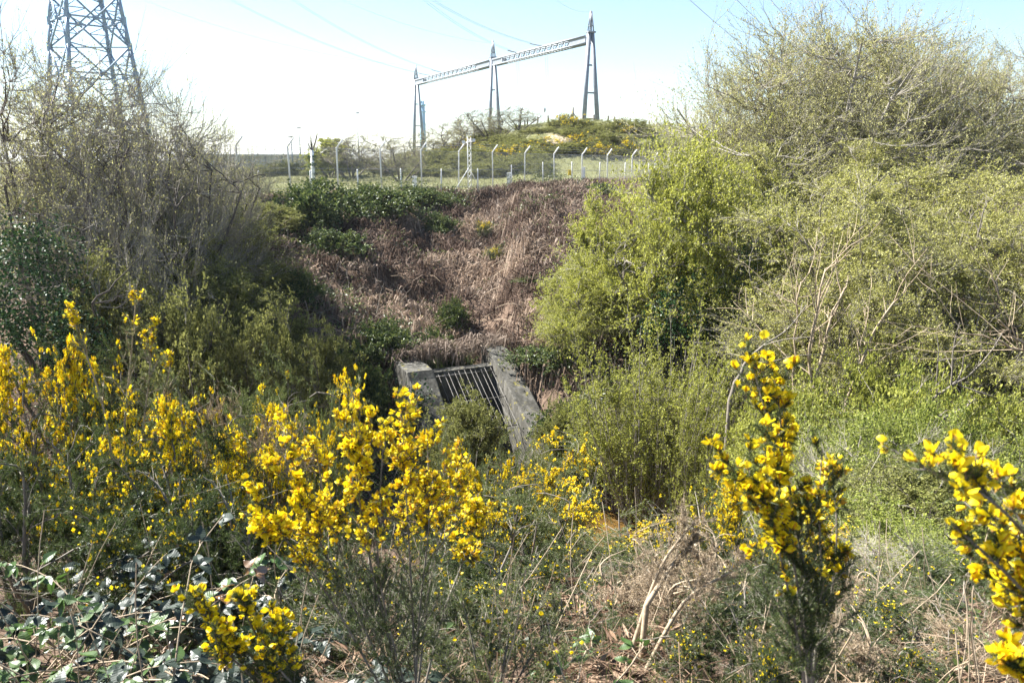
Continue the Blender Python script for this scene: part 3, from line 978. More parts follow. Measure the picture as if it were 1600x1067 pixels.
def grow(seed, stems, levels, stem_r, rr=(0.45, 0.5, 0.5, 0.6)):
    """returns list of (polylines, radii) from stems to finest twigs"""
    rng = R(seed)
    N, K, _ = stems.shape
    out = [(stems, taper(N, K, stem_r, 0.3))]
    for lv, r_ in zip(levels, rr):
        Pn, Rn = out[-1]
        Q, idx, t = branch(rng, Pn, **lv)
        x = np.clip(t, 0, .999) * (Pn.shape[1] - 1)
        rp = Rn[idx, x.astype(int)]
        out.append((Q, taper(len(Q), Q.shape[1], np.maximum(rp * r_, lv.get('rmin', 0.0) or 0.0025), 0.45)))
    return out


def foliage(rng, Pn, per, L, W, t0=0.15, spread=0.02, updir=0.5):
    N = len(Pn)
    idx = np.repeat(np.arange(N), per)
    t = rng.uniform(t0, 1.0, len(idx))
    S, T = along(Pn, idx, t)
    d = nrm(T * 0.6 + rng.normal(0, 0.7, T.shape) + np.array((0, 0, 0.1)))
    n = nrm(rng.normal(0, 0.6, T.shape) + np.array((0, 0, updir)))
    sc = rng.uniform(0.6, 1.25, len(idx))
    return S + rng.normal(0, spread, S.shape), d, n, L * sc, W * sc


def fan(rng, n, L, lo, hi, K=7, wig=0.10, up=0.06, r0=0.15, lsd=0.18):
    """n stems fanning from a small base"""
    az = np.arange(n) * 2 * np.pi / n + rng.uniform(-0.5, 0.5, n)
    el = np.radians(rng.uniform(lo, hi, n))            # lean away from the vertical
    D = np.stack([np.sin(el) * np.cos(az), np.sin(el) * np.sin(az), np.cos(el)], -1)
    S = np.stack([np.cos(az) * r0, np.sin(az) * r0, np.zeros(n)], -1)
    return wander(rng, S, D, L * np.clip(rng.normal(1, lsd, n), 0.6, 1.4), K, wig, up)


def nearest(src, tgt, bias=0.0):
    """index of the nearest source point that lies below each target"""
    out = np.empty(len(tgt), int)
    for i in range(0, len(tgt), 400):
        t = tgt[i:i + 400]
        dv = t[:, None] - src[None]
        d = np.linalg.norm(dv, axis=2) + np.where(dv[..., 2] < 0.05, 3.0 + 4 * np.abs(dv[..., 2]), 0) * bias
        out[i:i + 400] = d.argmin(1)
    return out


def connect(rng, src, sdir, tgt, K, wig, bend=0.5, erect=0.0):
    """curves leaving src along sdir and arriving at tgt"""
    L = np.linalg.norm(tgt - src, axis=1, keepdims=True)
    c = src + nrm(sdir + np.array((0, 0, 0.6))) * L * bend
    c = (1 - erect) * c + erect * (tgt - np.array((0, 0, 0.5)) * L)
    t = np.linspace(0, 1, K)[None, :, None]
    p = (1 - t) ** 2 * src[:, None] + 2 * t * (1 - t) * c[:, None] + t ** 2 * tgt[:, None]
    j = rng.normal(0, wig, p.shape) * L[:, None] * (t > 0) * (t < 1)
    return p + j


def dome(rng, n, w, h, z0, shell=2.4, lump=0.35, seed=0, flat=0.0):
    """points in a lumpy dome of width w, from z0 to h"""
    u = rng.normal(size=(n * 2, 3)); u = nrm(u)
    u = u[u[:, 2] > -0.75][:n]; n = len(u)
    th = np.arctan2(u[:, 1], u[:, 0]); ph = u[:, 2]
    lx = vnoise(np.cos(th) * 1.7 + 5 + ph, np.sin(th) * 1.7 + 5 - ph * 1.3, seed) - 0.5
    lx = lx + 0.6 * (vnoise(np.cos(th) * 4 + 9 + ph * 3, np.sin(th) * 4 + 9, seed + 3) - 0.5)
    r = rng.uniform(0, 1, n) ** (1 / shell) * (1 + lump * 2 * lx)
    zc = z0 + (h - z0) * 0.42
    z = np.where(u[:, 2] > 0, (h - zc) * u[:, 2] * r, (zc - z0) * u[:, 2] * r) + zc
    return np.stack([u[:, 0] * r * w / 2, u[:, 1] * r * w / 2, z], -1)


def domed(seed, w, h, z0, nst, n1, n2, twig, stem_r, up=0.1, lean=(5, 55), shell=2.4, lump=0.32, tl=0.45, r1=0.5, kt=2, nc=42, cs=0.075, cf=0.75, erect=0.0, ta=36):
    rng = R(seed)
    st = fan(rng, nst, h * 0.66, lean[0], lean[1], 8, 0.075, 0.05, 0.22)
    sp = st[:, 2:].reshape(-1, 3); sdv = nrm(np.gradient(st, axis=1))[:, 2:].reshape(-1, 3)
    t1 = dome(rng, n1, w * 0.86, h * 0.93, z0 + 0.05 * h, 1.6, lump, seed)
    i1 = nearest(sp, t1, 1.0)
    b1 = connect(rng, sp[i1], sdv[i1], t1, 7, 0.02, 0.5, erect * 0.8)
    r1v = stem_r * r1 * np.clip(np.linalg.norm(t1 - sp[i1], axis=1) / (0.4 * h), 0.35, 1)
    sp = b1[:, 2:].reshape(-1, 3); sdv = nrm(np.gradient(b1, axis=1))[:, 2:].reshape(-1, 3)
    cen = dome(rng, nc, w * 0.84, h * 0.90, z0 + 0.03 * h, 3.0, lump, seed)
    ncl = int(n2 * cf)
    t2 = np.concatenate([cen[rng.integers(0, len(cen), ncl)] + rng.normal(0, 1, (ncl, 3)) * (cs * w, cs * w, cs * w * 0.8),
                         dome(rng, n2 - ncl, w, h, z0, shell, lump, seed)])
    t2[:, 2] = np.clip(t2[:, 2], 0.02 * h, h * 1.04)
    i2 = nearest(sp, t2, 0.35)
    b2 = connect(rng, sp[i2], sdv[i2], t2, 5, 0.025, 0.5, erect)
    out = [(st, taper(len(st), 8, stem_r, 0.3)), (b1, taper(len(b1), 7, r1v, 0.28)), (b2, taper(len(b2), 5, stem_r * 0.11, 0.4))]
    Q, idx, t = branch(rng, b2, twig, 0.25, ta, 10, tl, kt, 0.10, up, fall=0.3)
    out.append((Q, taper(len(Q), kt, stem_r * 0.05, 0.4)))
    return out


class Proto:
    """a kind of shrub or tree: wood mesh + crown mesh, in metres, base at the origin"""
    def __init__(self, seed, tree, leaf, bark, leafm, sides=(6, 4, 3, 3, 3), leaf_levels=(-1,), wood='trunk', crown='crown'):
        rng = R(seed + 500)
        w = Geo()
        for i, ((Pn, Rn), S) in enumerate(zip(tree, sides)): w.tubes(Pn, Rn, S, 0 if i < 2 else 1)
        c = Geo()
        for li in leaf_levels:
            per, L, W = leaf
            c.leaves(*foliage(rng, tree[li][0], per, L, W))
        pts = np.concatenate([x[0].reshape(-1, 3) for x in tree])
        self.h = np.percentile(pts[:, 2], 99.5)
        self.w = np.percentile(pts[:, 0], 99) - np.percentile(pts[:, 0], 1)
        self.d = np.percentile(pts[:, 1], 99) - np.percentile(pts[:, 1], 1)
        self.wood = w.mesh(wood, [bark, M['twig_far'] if bark is M['twig_far'] else M['twig']]); self.leaf = c.mesh(crown, leafm)
        self.wn, self.cn = wood, crown

    def place(self, name, px, ptop, Y, wpx, label, cat, group=None, rz=None, zbase=None, seed=0, sink=0.15):
        top = P(px, ptop, Y)
        X = top[0]
        zg = float(H(X, Y)) if zbase is None else zbase
        wm = wpx / FPX * (Y * CP - top[2] * SP)
        rzv = 0.0 if rz is None else rz
        root = empty(name, (X, Y, zg - sink), label, cat, group, rzv)
        sxy = wm / ((self.w + self.d) / 2)
        root.scale = (sxy, sxy, (top[2] - zg + sink) / self.h)
        obj(self.wn, self.wood, None, root); obj(self.cn, self.leaf, None, root)
        return root


# ---- kinds
bare_a = Proto(11, domed(11, 3.2, 5.0, 0.6, 9, 80, 620, 8, 0.06, 0.22, (3, 28), 1.7, 0.30, 0.8, kt=3, cf=0.25, erect=0.75, ta=24),
    (2, 0.036, 0.02), M['bark_dark'], M['leaf_bud'])
bare_b = Proto(12, domed(12, 4.6, 4.6, 0.6, 8, 80, 640, 8, 0.07, 0.20, (8, 50), 1.7, 0.32, 0.8, kt=3, cf=0.3, erect=0.7, ta=26),
    (2, 0.036, 0.02), M['bark_dark'], M['leaf_bud'])
big_willow = Proto(13, domed(13, 10.5, 9.5, 1.0, 9, 240, 2200, 6, 0.10, 0.18, (5, 50), 2.0, 0.22, 0.6, kt=3, nc=60, cs=0.085, cf=0.5, erect=0.65, ta=28),
    (6, 0.065, 0.038), M['twig'], M['leaf_bud'])
olive = Proto(14, domed(14, 6.0, 5.5, 0.5, 9, 120, 1700, 8, 0.06, 0.08, (8, 60), 2.2, 0.34, 0.45),
    (5, 0.064, 0.039), M['bark_grey'], M['leaf_olive'])
hawthorn = Proto(15, domed(15, 6.0, 5.0, 0.7, 6, 110, 1600, 8, 0.07, 0.06, (8, 55), 2.3, 0.36, 0.42),
    (7, 0.072, 0.051), M['bark_grey'], M['leaf_bright'])
privet = Proto(18, domed(18, 3.0, 2.8, 0.1, 16, 100, 1100, 8, 0.022, 0.10, (5, 60), 2.2, 0.32, 0.42),
    (6, 0.055, 0.034), M['bark_dark'], M['leaf_privet'], sides=(4, 3, 3, 3), wood='stems', crown='foliage')
thicket = Proto(17, domed(17, 4.2, 2.4, 0.05, 26, 130, 1500, 7, 0.018, 0.30, (10, 70), 2.0, 0.5, 0.75, kt=2, nc=30, cs=0.055, cf=0.85),
    (5, 0.066, 0.047), M['twig'], M['leaf_lime'], sides=(4, 3, 3, 3), wood='stems', crown='foliage')
thicket_b = Proto(21, domed(21, 4.2, 2.4, 0.05, 26, 110, 900, 7, 0.02, 0.24, (10, 70), 2.0, 0.5, 0.7, kt=2, nc=26, cs=0.06, cf=0.85),
    (8, 0.056, 0.040), M['twig'], M['leaf_mid'], sides=(4, 3, 3, 3), wood='stems', crown='foliage')
bramble_mound = Proto(22, domed(22, 4.0, 1.8, 0.02, 20, 80, 700, 5, 0.012, -0.05, (20, 80), 2.2, 0.5, 0.6, kt=2, nc=22, cs=0.07, cf=0.8),
    (6, 0.11, 0.085), M['bark_pale'], M['leaf_bramble'], sides=(3, 3, 3, 3), wood='canes', crown='foliage')
rng = R(1)
osier = Proto(16, grow(16, fan(rng, 60, 2.8, 2, 30, 7, 0.05, 0.07, 0.5, 0.25), [
    dict(n=14, t0=0.08, ang=28, asd=9, length=0.26, K=4, wig=0.10, up=0.12),
    dict(n=5, t0=0.1, ang=34, asd=12, length=0.40, K=3, wig=0.12, up=0.10)], 0.014),
    (6, 0.052, 0.034), M['twig'], M['leaf_lime'], sides=(4, 3, 3, 3), wood='stems', crown='foliage')
far_tree = Proto(19, domed(19, 4.5, 4.5, 0.6, 6, 60, 500, 6, 0.08, 0.12, (5, 50), 1.9, 0.36, 0.5),
    (1, 0.06, 0.04), M['twig_far'], M['leaf_bud'], sides=(4, 3, 3, 3))

# ---- left slope
T = 'tree'; S_ = 'shrub'
bare_a.place('bare_tree', 22, 62, 22, 250, 'bare many stemmed tree at the far left edge, above the dark ivy', T, 'bare trees on the left slope', 0.3)
bare_a.place('bare_tree', 110, 95, 25, 250, 'bare upright tree standing in front of the lattice pylon base', T, 'bare trees on the left slope', 1.9)
bare_b.place('bare_tree', 195, 118, 23, 290, 'bare spreading tree just right of the pylon legs', T, 'bare trees on the left slope', 0.8)
bare_b.place('bare_tree', 268, 140, 26, 260, 'bare tree leaning right with long branches against the white sky', T, 'bare trees on the left slope', 3.6)
bare_b.place('bare_tree', 170, 280, 20, 240, 'low twiggy tree with dark stems below the pylon, in front of the taller ones', T, 'bare trees on the left slope', 5.1)
bare_a.place('bare_tree', 60, 78, 24.5, 230, 'slim bare tree beside the left pylon leg', T, 'bare trees on the left slope', 2.7)
bare_a.place('bare_tree', 155, 118, 27, 250, 'bare tree whose fine twigs cover the foot of the pylon', T, 'bare trees on the left slope', 4.6)
bare_b.place('bare_tree', 235, 135, 25, 240, 'bare tree of fine upright twigs between the pylon and the leaning tree', T, 'bare trees on the left slope', 2.0)
bare_a.place('bare_tree', 312, 190, 29, 150, 'bare tree at the right end of the left group, tapering to the fence', T, 'bare trees on the left slope', 0.9)
bare_b.place('thorn_bush', 385, 232, 37, 80, 'small spiky thorn bush at the left end of the security fence', S_, 'scrub on the left slope', 2.2)
bare_b.place('thorn_bush', 335, 240, 31, 130, 'loose twiggy bush below the leaning bare tree', S_, 'scrub on the left slope', 1.2)
privet.place('shrub', 345, 330, 28, 170, 'olive green shrub near the crest, right below the leaning bare tree', S_, 'scrub on the left slope', 0.2)
privet.place('shrub', 415, 318, 34, 100, 'olive shrub at the crest beside the dark bramble mound', S_, 'scrub on the left slope', 3.2)
privet.place('shrub', 255, 370, 23, 190, 'small leaved shrub under the spreading bare tree', S_, 'scrub on the left slope', 1.7)
privet.place('shrub', 365, 430, 22.5, 190, 'rounded small leaved shrub in the middle of the left slope', S_, 'scrub on the left slope', 2.7)
privet.place('shrub', 300, 475, 18.5, 190, 'shaded small leaved shrub behind the tall yellow gorse spikes', S_, 'scrub on the left slope', 4.4)
privet.place('shrub', 410, 500, 19.5, 160, 'lowest shaded shrub to the left of the culvert', S_, 'scrub on the left slope', 5.6)
privet.place('shrub', 180, 420, 19.5, 190, 'dark twiggy shrub between the ivy mound and the gorse', S_, 'scrub on the left slope', 3.9)
privet.place('shrub', 500, 525, 22, 110, 'small bush in shade by the left wing wall of the culvert', S_, 'scrub on the left slope', 0.9)

# ---- right side
big_willow.place('willow_tree', 1300, 32, 31, 450, 'tallest half bare willow on the right with a wide domed crown', T, 'willows on the right bank', 0.4)
big_willow.place('willow_tree', 1165, 175, 33, 240, 'half bare willow sloping down to the mound, left side of the tall one', T, 'willows on the right bank', 2.4)
big_willow.place('willow_tree', 1585, 70, 30, 340, 'half bare willow cut by the right edge of the picture at the skyline', T, 'willows on the right bank', 4.2)
big_willow.place('willow_tree', 1475, 78, 34, 340, 'half bare willow behind, filling the gap between the tallest and the edge one', T, 'willows on the right bank', 5.3)
big_willow.place('willow_tree', 1240, 72, 33.5, 360, 'left shoulder willow of the wide domed crown on the right', T, 'willows on the right bank', 1.5)
big_willow.place('willow_tree', 1395, 52, 33, 360, 'right shoulder willow of the wide domed crown on the right', T, 'willows on the right bank', 3.3)
big_willow.place('willow_tree', 1310, 42, 32.5, 420, 'willow of fine pale twigs directly behind the tallest one', T, 'willows on the right bank', 3.9)
olive.place('willow_tree', 1320, 275, 21.5, 300, 'olive willow with slender pale stems in front of the tallest tree', T, 'willows on the right bank', 0.3)
olive.place('willow_tree', 1540, 285, 20, 270, 'olive willow in front at the right edge, over the thicket', T, 'willows on the right bank', 2.0)
olive.place('willow_tree', 1430, 225, 25, 300, 'olive willow between the two front ones, set behind them', T, 'willows on the right bank', 4.0)
olive.place('willow_tree', 1230, 235, 27, 220, 'olive willow just behind the bright green hawthorn', T, 'willows on the right bank', 5.0)
olive.place('willow_tree', 1290, 420, 19.6, 240, 'low olive willow filling the gap under the front willows, behind the bare saplings', T, 'willows on the right bank', 1.1)
olive.place('willow_tree', 1510, 430, 18.6, 270, 'low olive willow above the fallen branch at the right', T, 'willows on the right bank', 2.9)
olive.place('willow_tree', 1405, 455, 18.8, 240, 'low olive willow between the slanting sapling and the fallen branch', T, 'willows on the right bank', 5.7)
hawthorn.place('hawthorn_tree', 1090, 225, 25, 290, 'large bright green hawthorn in fresh leaf at the right end of the bank', T, 'hawthorns in fresh leaf', 0.5)
hawthorn.place('hawthorn_tree', 985, 300, 27, 200, 'bright green hawthorn reaching left over the brown bracken', T, 'hawthorns in fresh leaf', 2.3)
hawthorn.place('hawthorn_tree', 925, 405, 26, 160, 'low bright green hawthorn spray beside the bracken, above the right wing wall', T, 'hawthorns in fresh leaf', 4.1)
hawthorn.place('hawthorn_tree', 1170, 260, 28, 210, 'bright green hawthorn half hidden behind the large one', T, 'hawthorns in fresh leaf', 1.2)
osier.place('osier_bush', 1030, 488, 19.8, 230, 'upright osier bush of thin rods with small green leaves above the stream', S_, None, 0.7)
osier.place('osier_bush', 965, 560, 20.6, 160, 'lower osier bush leaning left towards the right wing wall', S_, None, 1.9)
osier.place('osier_bush', 1085, 530, 21.0, 200, 'osier bush of tall thin rods set behind the others against the ivy hollow', S_, None, 4.1)
osier.place('osier_bush', 1130, 585, 18, 150, 'smaller upright osier bush right of the stream, behind the tall gorse spike', S_, None, 2.9)
thicket.place('thicket', 1290, 600, 15.5, 260, 'tangled light green thicket behind the tall gorse spike', S_, 'thickets on the near right slope', 0.2)
thicket_b.place('thicket', 1430, 590, 16.5, 270, 'tangled thicket under the pale bare stems', S_, 'thickets on the near right slope', 1.5)
thicket.place('thicket', 1560, 600, 14.5, 270, 'leafy thicket at the right edge under the front willow', S_, 'thickets on the near right slope', 2.8)
thicket_b.place('thicket', 1390, 665, 11, 320, 'light green thicket between the tall gorse spike and the right edge gorse', S_, 'thickets on the near right slope', 4.1)
thicket_b.place('thicket', 1525, 655, 10, 300, 'leafy thicket behind the yellow gorse at the right edge', S_, 'thickets on the near right slope', 5.4)
thicket.place('thicket', 1275, 690, 12.5, 240, 'low green thicket directly behind the tall gorse spike', S_, 'thickets on the near right slope', 3.5)
thicket_b.place('thicket', 1420, 800, 7, 330, 'shaded lowest thicket in the bottom right', S_, 'thickets on the near right slope', 0.9)
thicket_b.place('thicket', 1560, 860, 5.6, 260, 'leafy thicket low at the right edge behind the close blurred branch', S_, 'thickets on the near right slope', 2.2)
thicket.place('thicket', 1330, 840, 6.5, 200, 'leafy low thicket just right of the tall gorse spike', S_, 'thickets on the near right slope', 4.9)
privet.place('shrub', 1395, 735, 8.6, 230, 'dark olive shrub in the middle of the near right thickets', S_, 'scrub on the near right slope', 0.3)
privet.place('shrub', 1500, 735, 8.0, 220, 'dark olive shrub just behind the tip of the close gorse branch', S_, 'scrub on the near right slope', 3.3)
privet.place('shrub', 1340, 800, 7.6, 150, 'small olive shrub right of the tall gorse spike', S_, 'scrub on the near right slope', 4.3)
privet.place('shrub', 1560, 545, 18.5, 190, 'olive shrub at the right edge under the front willow', S_, 'scrub on the near right slope', 1.1)
privet.place('shrub', 1470, 560, 18.5, 170, 'olive shrub under the front willow, above the fallen branch', S_, 'scrub on the near right slope', 2.1)
bare_b.place('twiggy_bush', 1470, 690, 9.3, 280, 'grey twiggy half bare bush among the thickets, above the close gorse branch', S_, 'twiggy bushes on the near right slope', 0.4)
bare_b.place('twiggy_bush', 1320, 700, 10.5, 220, 'grey twiggy half bare bush right behind the tall gorse spike', S_, 'twiggy bushes on the near right slope', 2.4)
bare_b.place('twiggy_bush', 1390, 850, 5.8, 240, 'low grey twiggy bush near the bottom edge on the right', S_, 'twiggy bushes on the near right slope', 4.4)
privet.place('shrub', 722, 625, 20.6, 130, 'small leafy bush in front of the culvert screen', S_, None, 0.5)
privet.place('shrub', 880, 640, 21.5, 90, 'small leafy bush at the foot of the right wing wall', S_, None, 2.5)

# ---- bramble mounds on the embankment
BM = 'bramble mounds on the embankment'
for i, (px, pt, Y, w, lab) in enumerate([(480, 286, 37, 130, 'green bramble mound at the top left of the embankment, under the banded pole'),
        (575, 292, 39.5, 120, 'green bramble mound on the crest below the pale green young tree'), (655, 292, 43, 90, 'low bramble mound on the crest below the far gantry column'),
        (520, 360, 34, 110, 'dark bramble mound spilling down the left of the bracken'), (450, 425, 29, 100, 'dark bramble mound between the left shrubs and the bracken'),
        (590, 505, 26.5, 120, 'dark bramble mound hanging over the left wing wall of the culvert'), (530, 560, 23.5, 130, 'shaded bramble mound left of the culvert'),
        (690, 520, 27.2, 80, 'small bramble mound over the culvert screen'), (860, 540, 25.5, 110, 'bramble mound right of the culvert below the low hawthorn spray'),
        (905, 620, 22.5, 110, 'bramble mound by the end of the right wing wall'), (705, 470, 30, 50, 'small bramble mound low on the bracken slope above the culvert'),
        (845, 430, 31, 70, 'small bramble mound on the bracken beside the low hawthorn spray'), (690, 335, 40, 60, 'small bramble mound high on the bracken slope left of the small gorse'),
        (830, 335, 43, 60, 'small bramble mound high on the bracken slope right of the small gorse'),
        (925, 288, 52, 90, 'low bramble mound on the crest where the bright hawthorn meets the fence')]):
    bramble_mound.place('bramble_mound', px, pt, Y, w, lab, 'bramble', BM, i * 1.3)

# ---- trees behind the fence
bg = [(545, 208, 66, 90, 'bare tree behind the fence beside the pale green one'), (592, 208, 70, 110, 'bare tree right of the lone thin mast'),
      (625, 222, 62, 90, 'bare grey tree left of the farthest gantry column foot'), (668, 205, 72, 80, 'bare grey tree covering the foot of the farthest gantry column'),
      (702, 190, 74, 90, 'bare tree between the far gantry column and the mast'), (735, 172, 78, 80, 'dark bare tree standing left of the middle gantry column'),
      (770, 168, 76, 90, 'dark bare tree covering the foot of the middle gantry column'), (812, 165, 79, 70, 'dark bare tree right of the middle gantry column'),
      (460, 240, 95, 90, 'low bare scrub tree in front of the low building')]
for i, (px, pt, Y, w, lab) in enumerate(bg):
    far_tree.place('bare_tree', px, pt, Y, w, lab, T, 'bare trees beyond the fence', i * 1.3)
pale = Proto(20, domed(20, 3.0, 4.0, 0.2, 6, 50, 500, 6, 0.05, 0.1, (5, 45), 2.2, 0.3, 0.5), (6, 0.11, 0.08), M['twig_far'], M['leaf_lime'], sides=(4, 3, 3, 3))
pale.place('young_tree', 515, 218, 68, 60, 'pale green leafy tree behind the fence, right of the banded pole', T)

# ------------------------------------------------------------------ gorse
def flower_lod():
    v = np.array([(0, 0, 0), (1, 0, .12), (.5, .24, .02), (.5, -.24, .02), (.5, 0, .27), (.5, 0, -.2),
                  (.08, 0, .1), (.30, .42, .42), (.46, 0, .82), (.30, -.42, .42)], float)
    f = np.array([(0, 5, 2), (0, 2, 4), (0, 4, 3), (0, 3, 5), (1, 2, 5), (1, 4, 2), (1, 3, 4), (1, 5, 3), (6, 7, 8), (6, 8, 9)])
    return v, f


FLV, FLF = flower_lod()
CAV = np.array([(-.22, 0, -.02), (.28, .17, .12), (.28, -.17, .12), (.28, 0, -.2)], float)
CAF = np.array([(0, 1, 2), (0, 2, 3), (0, 3, 1)])


def petal_mesh(op, seed):
    """one gorse flower about 1 unit long, +X forward: standard, two wings, keel, hairy calyx"""
    gg = Geo()
    rng = R(seed)

    def sheet(fn, nu, nv, mat):
        u, v = np.meshgrid(np.linspace(0, 1, nu), np.linspace(-1, 1, nv), indexing='ij')
        p = fn(u, v); i = np.arange(nu * nv).reshape(nu, nv)
        gg.add(p, np.stack([i[:-1, :-1], i[1:, :-1], i[1:, 1:], i[:-1, 1:]], -1).reshape(-1, 4), mat, True)
    # standard: heart shaped, swept up
    sheet(lambda u, v: np.stack([.08 + .42 * u * (1 - op) + .28 * u + .06 * v * v, v * (.08 + .42 * np.sin(np.pi * (0.12 + .72 * u))), .08 + .75 * u * op + .22 * u * (1 - op) - .20 * v * v * u], -1), 4, 5, 0)
    for s in (-1, 1):
        sheet(lambda u, v: np.stack([.05 + .92 * u, s * (.10 + .14 * np.sin(np.pi * u)) + 0 * v, .02 + .10 * u + v * .17 * np.sin(np.pi * (0.1 + .85 * u))], -1), 4, 3, 0)
    sheet(lambda u, v: np.stack([.05 + .85 * u, v * .13 * np.sin(np.pi * (.1 + .8 * u)), -.14 * np.sin(np.pi * u) + .10 * v * v + .05 * u], -1), 4, 3, 0)
    gg.add(CAV, CAF, 1)
    return gg


FLM = [petal_mesh(o, i).mesh('flower', [M['petal'], M['calyx']]) for i, o in enumerate((0.35, 0.6, 0.85))]


def resample(poly, K):
    poly = np.asarray(poly, float)
    d = np.concatenate(([0], np.cumsum(np.linalg.norm(np.diff(poly, axis=0), axis=1))))
    t = np.linspace(0, d[-1], K)
    q = np.stack([np.interp(t, d, poly[:, i]) for i in range(3)], -1)
    for _ in range(2): q[1:-1] = (q[:-2] + 2 * q[1:-1] + q[2:]) / 4
    return q


def quat_from(xdir, zhint):
    x = Vector(xdir).normalized(); z = Vector(zhint); y = z.cross(x)
    if y.length < 1e-5: y = Vector((0, 1, 0)).cross(x)
    y.normalize(); z = x.cross(y)
    return Matrix((x, y, z)).transposed().to_quaternion()


def spiny(gg, rng, Pn, per, L, w, t0=0.05, mat=0):
    N = len(Pn); idx = np.repeat(np.arange(N), per)
    S, T_ = along(Pn, idx, rng.uniform(t0, 1, len(idx)))
    q = rng.normal(size=T_.shape); q = nrm(q - (q * T_).sum(1, keepdims=True) * T_)
    d = T_ * 0.75 + q * 0.8
    gg.needles(S, d, L * rng.uniform(0.6, 1.3, len(idx)), w, rng, mat)


def near_gorse(name, seed, stems, label, cat='gorse bush', stem_r=0.006, shoots=14, sub=6, shoot_l=0.22, t0=0.3, flower=(0.5, 1.0), nfl=300,
               fsize=0.018, spine='spine', bark='bark_grey', spl=0.015, spw=0.0017, group=None, bare_to=0.25, max_parts=300, sub_l=0.42, per=(22, 70), thin=(0.32, 0.2)):
    """a gorse plant whose main stems follow given lines; stems = list of (list of (px, py), Y0, Y1)"""
    rng = R(seed)
    lines = []
    for pl_, Y0, Y1 in stems:
        n = len(pl_)
        lines.append(resample([P(px, py, Y0 + (Y1 - Y0) * i / (n - 1)) for i, (px, py) in enumerate(pl_)], 14))
    lines = np.array(lines)
    b = lines[:, 0].mean(0); zg = float(H(b[0], b[1]))
    base = np.array((b[0], b[1], zg))
    lines = lines - base
    # carry stems down into the soil
    root = empty(name, tuple(base), label, cat, group)
    low = lines[:, :1].copy(); low[:, 0, :2] *= 0.5; low[:, 0, 2] = np.minimum(-0.05, low[:, 0, 2] - 0.02)
    st = np.concatenate([low, lines], 1)
    sh, i1, t1 = branch(rng, lines, shoots, t0, 36, 10, shoot_l, 5, 0.10, 0.12, fall=0.45)
    su, i2, t2 = branch(rng, sh, sub, 0.1, 40, 12, sub_l, 4, 0.12, 0.10, fall=0.3)
    w = Geo()
    w.tubes(st, taper(len(st), 15, stem_r, 0.25), 6)
    w.tubes(sh, taper(len(sh), 5, stem_r * thin[0], 0.5), 3); w.tubes(su, taper(len(su), 4, stem_r * thin[1], 0.5), 3)
    obj('stems', w, M[bark], root)
    sp = Geo()
    spiny(sp, rng, su, per[0], spl, spw); spiny(sp, rng, sh, per[1], spl, spw); spiny(sp, rng, lines[:, 3:], per[1] * 3, spl, spw, bare_to)
    tag(obj('spines', sp, M[spine], root), kind='stuff')
    if nfl <= 0: return root
    # flowers sit on the shoots of the flowering stretch of each stem
    ts = t1[i2]
    w_ = np.exp(-((ts - (flower[0] + flower[1]) / 2) / ((flower[1] - flower[0]) * 0.5 + 1e-6)) ** 4)
    pick = rng.choice(len(su), nfl, p=w_ / w_.sum())
    tt = rng.uniform(0.15, 1.0, nfl)
    pos, T_ = along(su, pick, tt)
    q = rng.normal(size=T_.shape); q[:, 2] += 0.35; q = nrm(q - (q * T_).sum(1, keepdims=True) * T_)
    d = nrm(T_ * 0.45 + q)
    pos = pos + q * 0.004
    sc = fsize * rng.uniform(0.7, 1.15, nfl)
    dist = np.linalg.norm(pos + base, axis=1) - sc * 20
    order = np.argsort(dist)
    for n_, i in enumerate(order[:max_parts]):
        o = obj('flower', FLM[rng.integers(0, 3)], None, root, tuple(pos[i]))
        o.rotation_mode = 'QUATERNION'; o.rotation_quaternion = quat_from(d[i], (0.01, 0.02, 1)); o.scale = (sc[i],) * 3
    rest = order[max_parts:]
    if len(rest):
        gg = Geo()
        gg.inst(FLV, FLF, pos[rest], d[rest], np.tile((0.01, 0.02, 1.0), (len(rest), 1)), sc[rest], 0)
        gg.inst(CAV, CAF, pos[rest], d[rest], np.tile((0.01, 0.02, 1.0), (len(rest), 1)), sc[rest], 1)
        tag(obj('blossom', gg, [M['petal'], M['calyx']], root), kind='stuff')
    return root


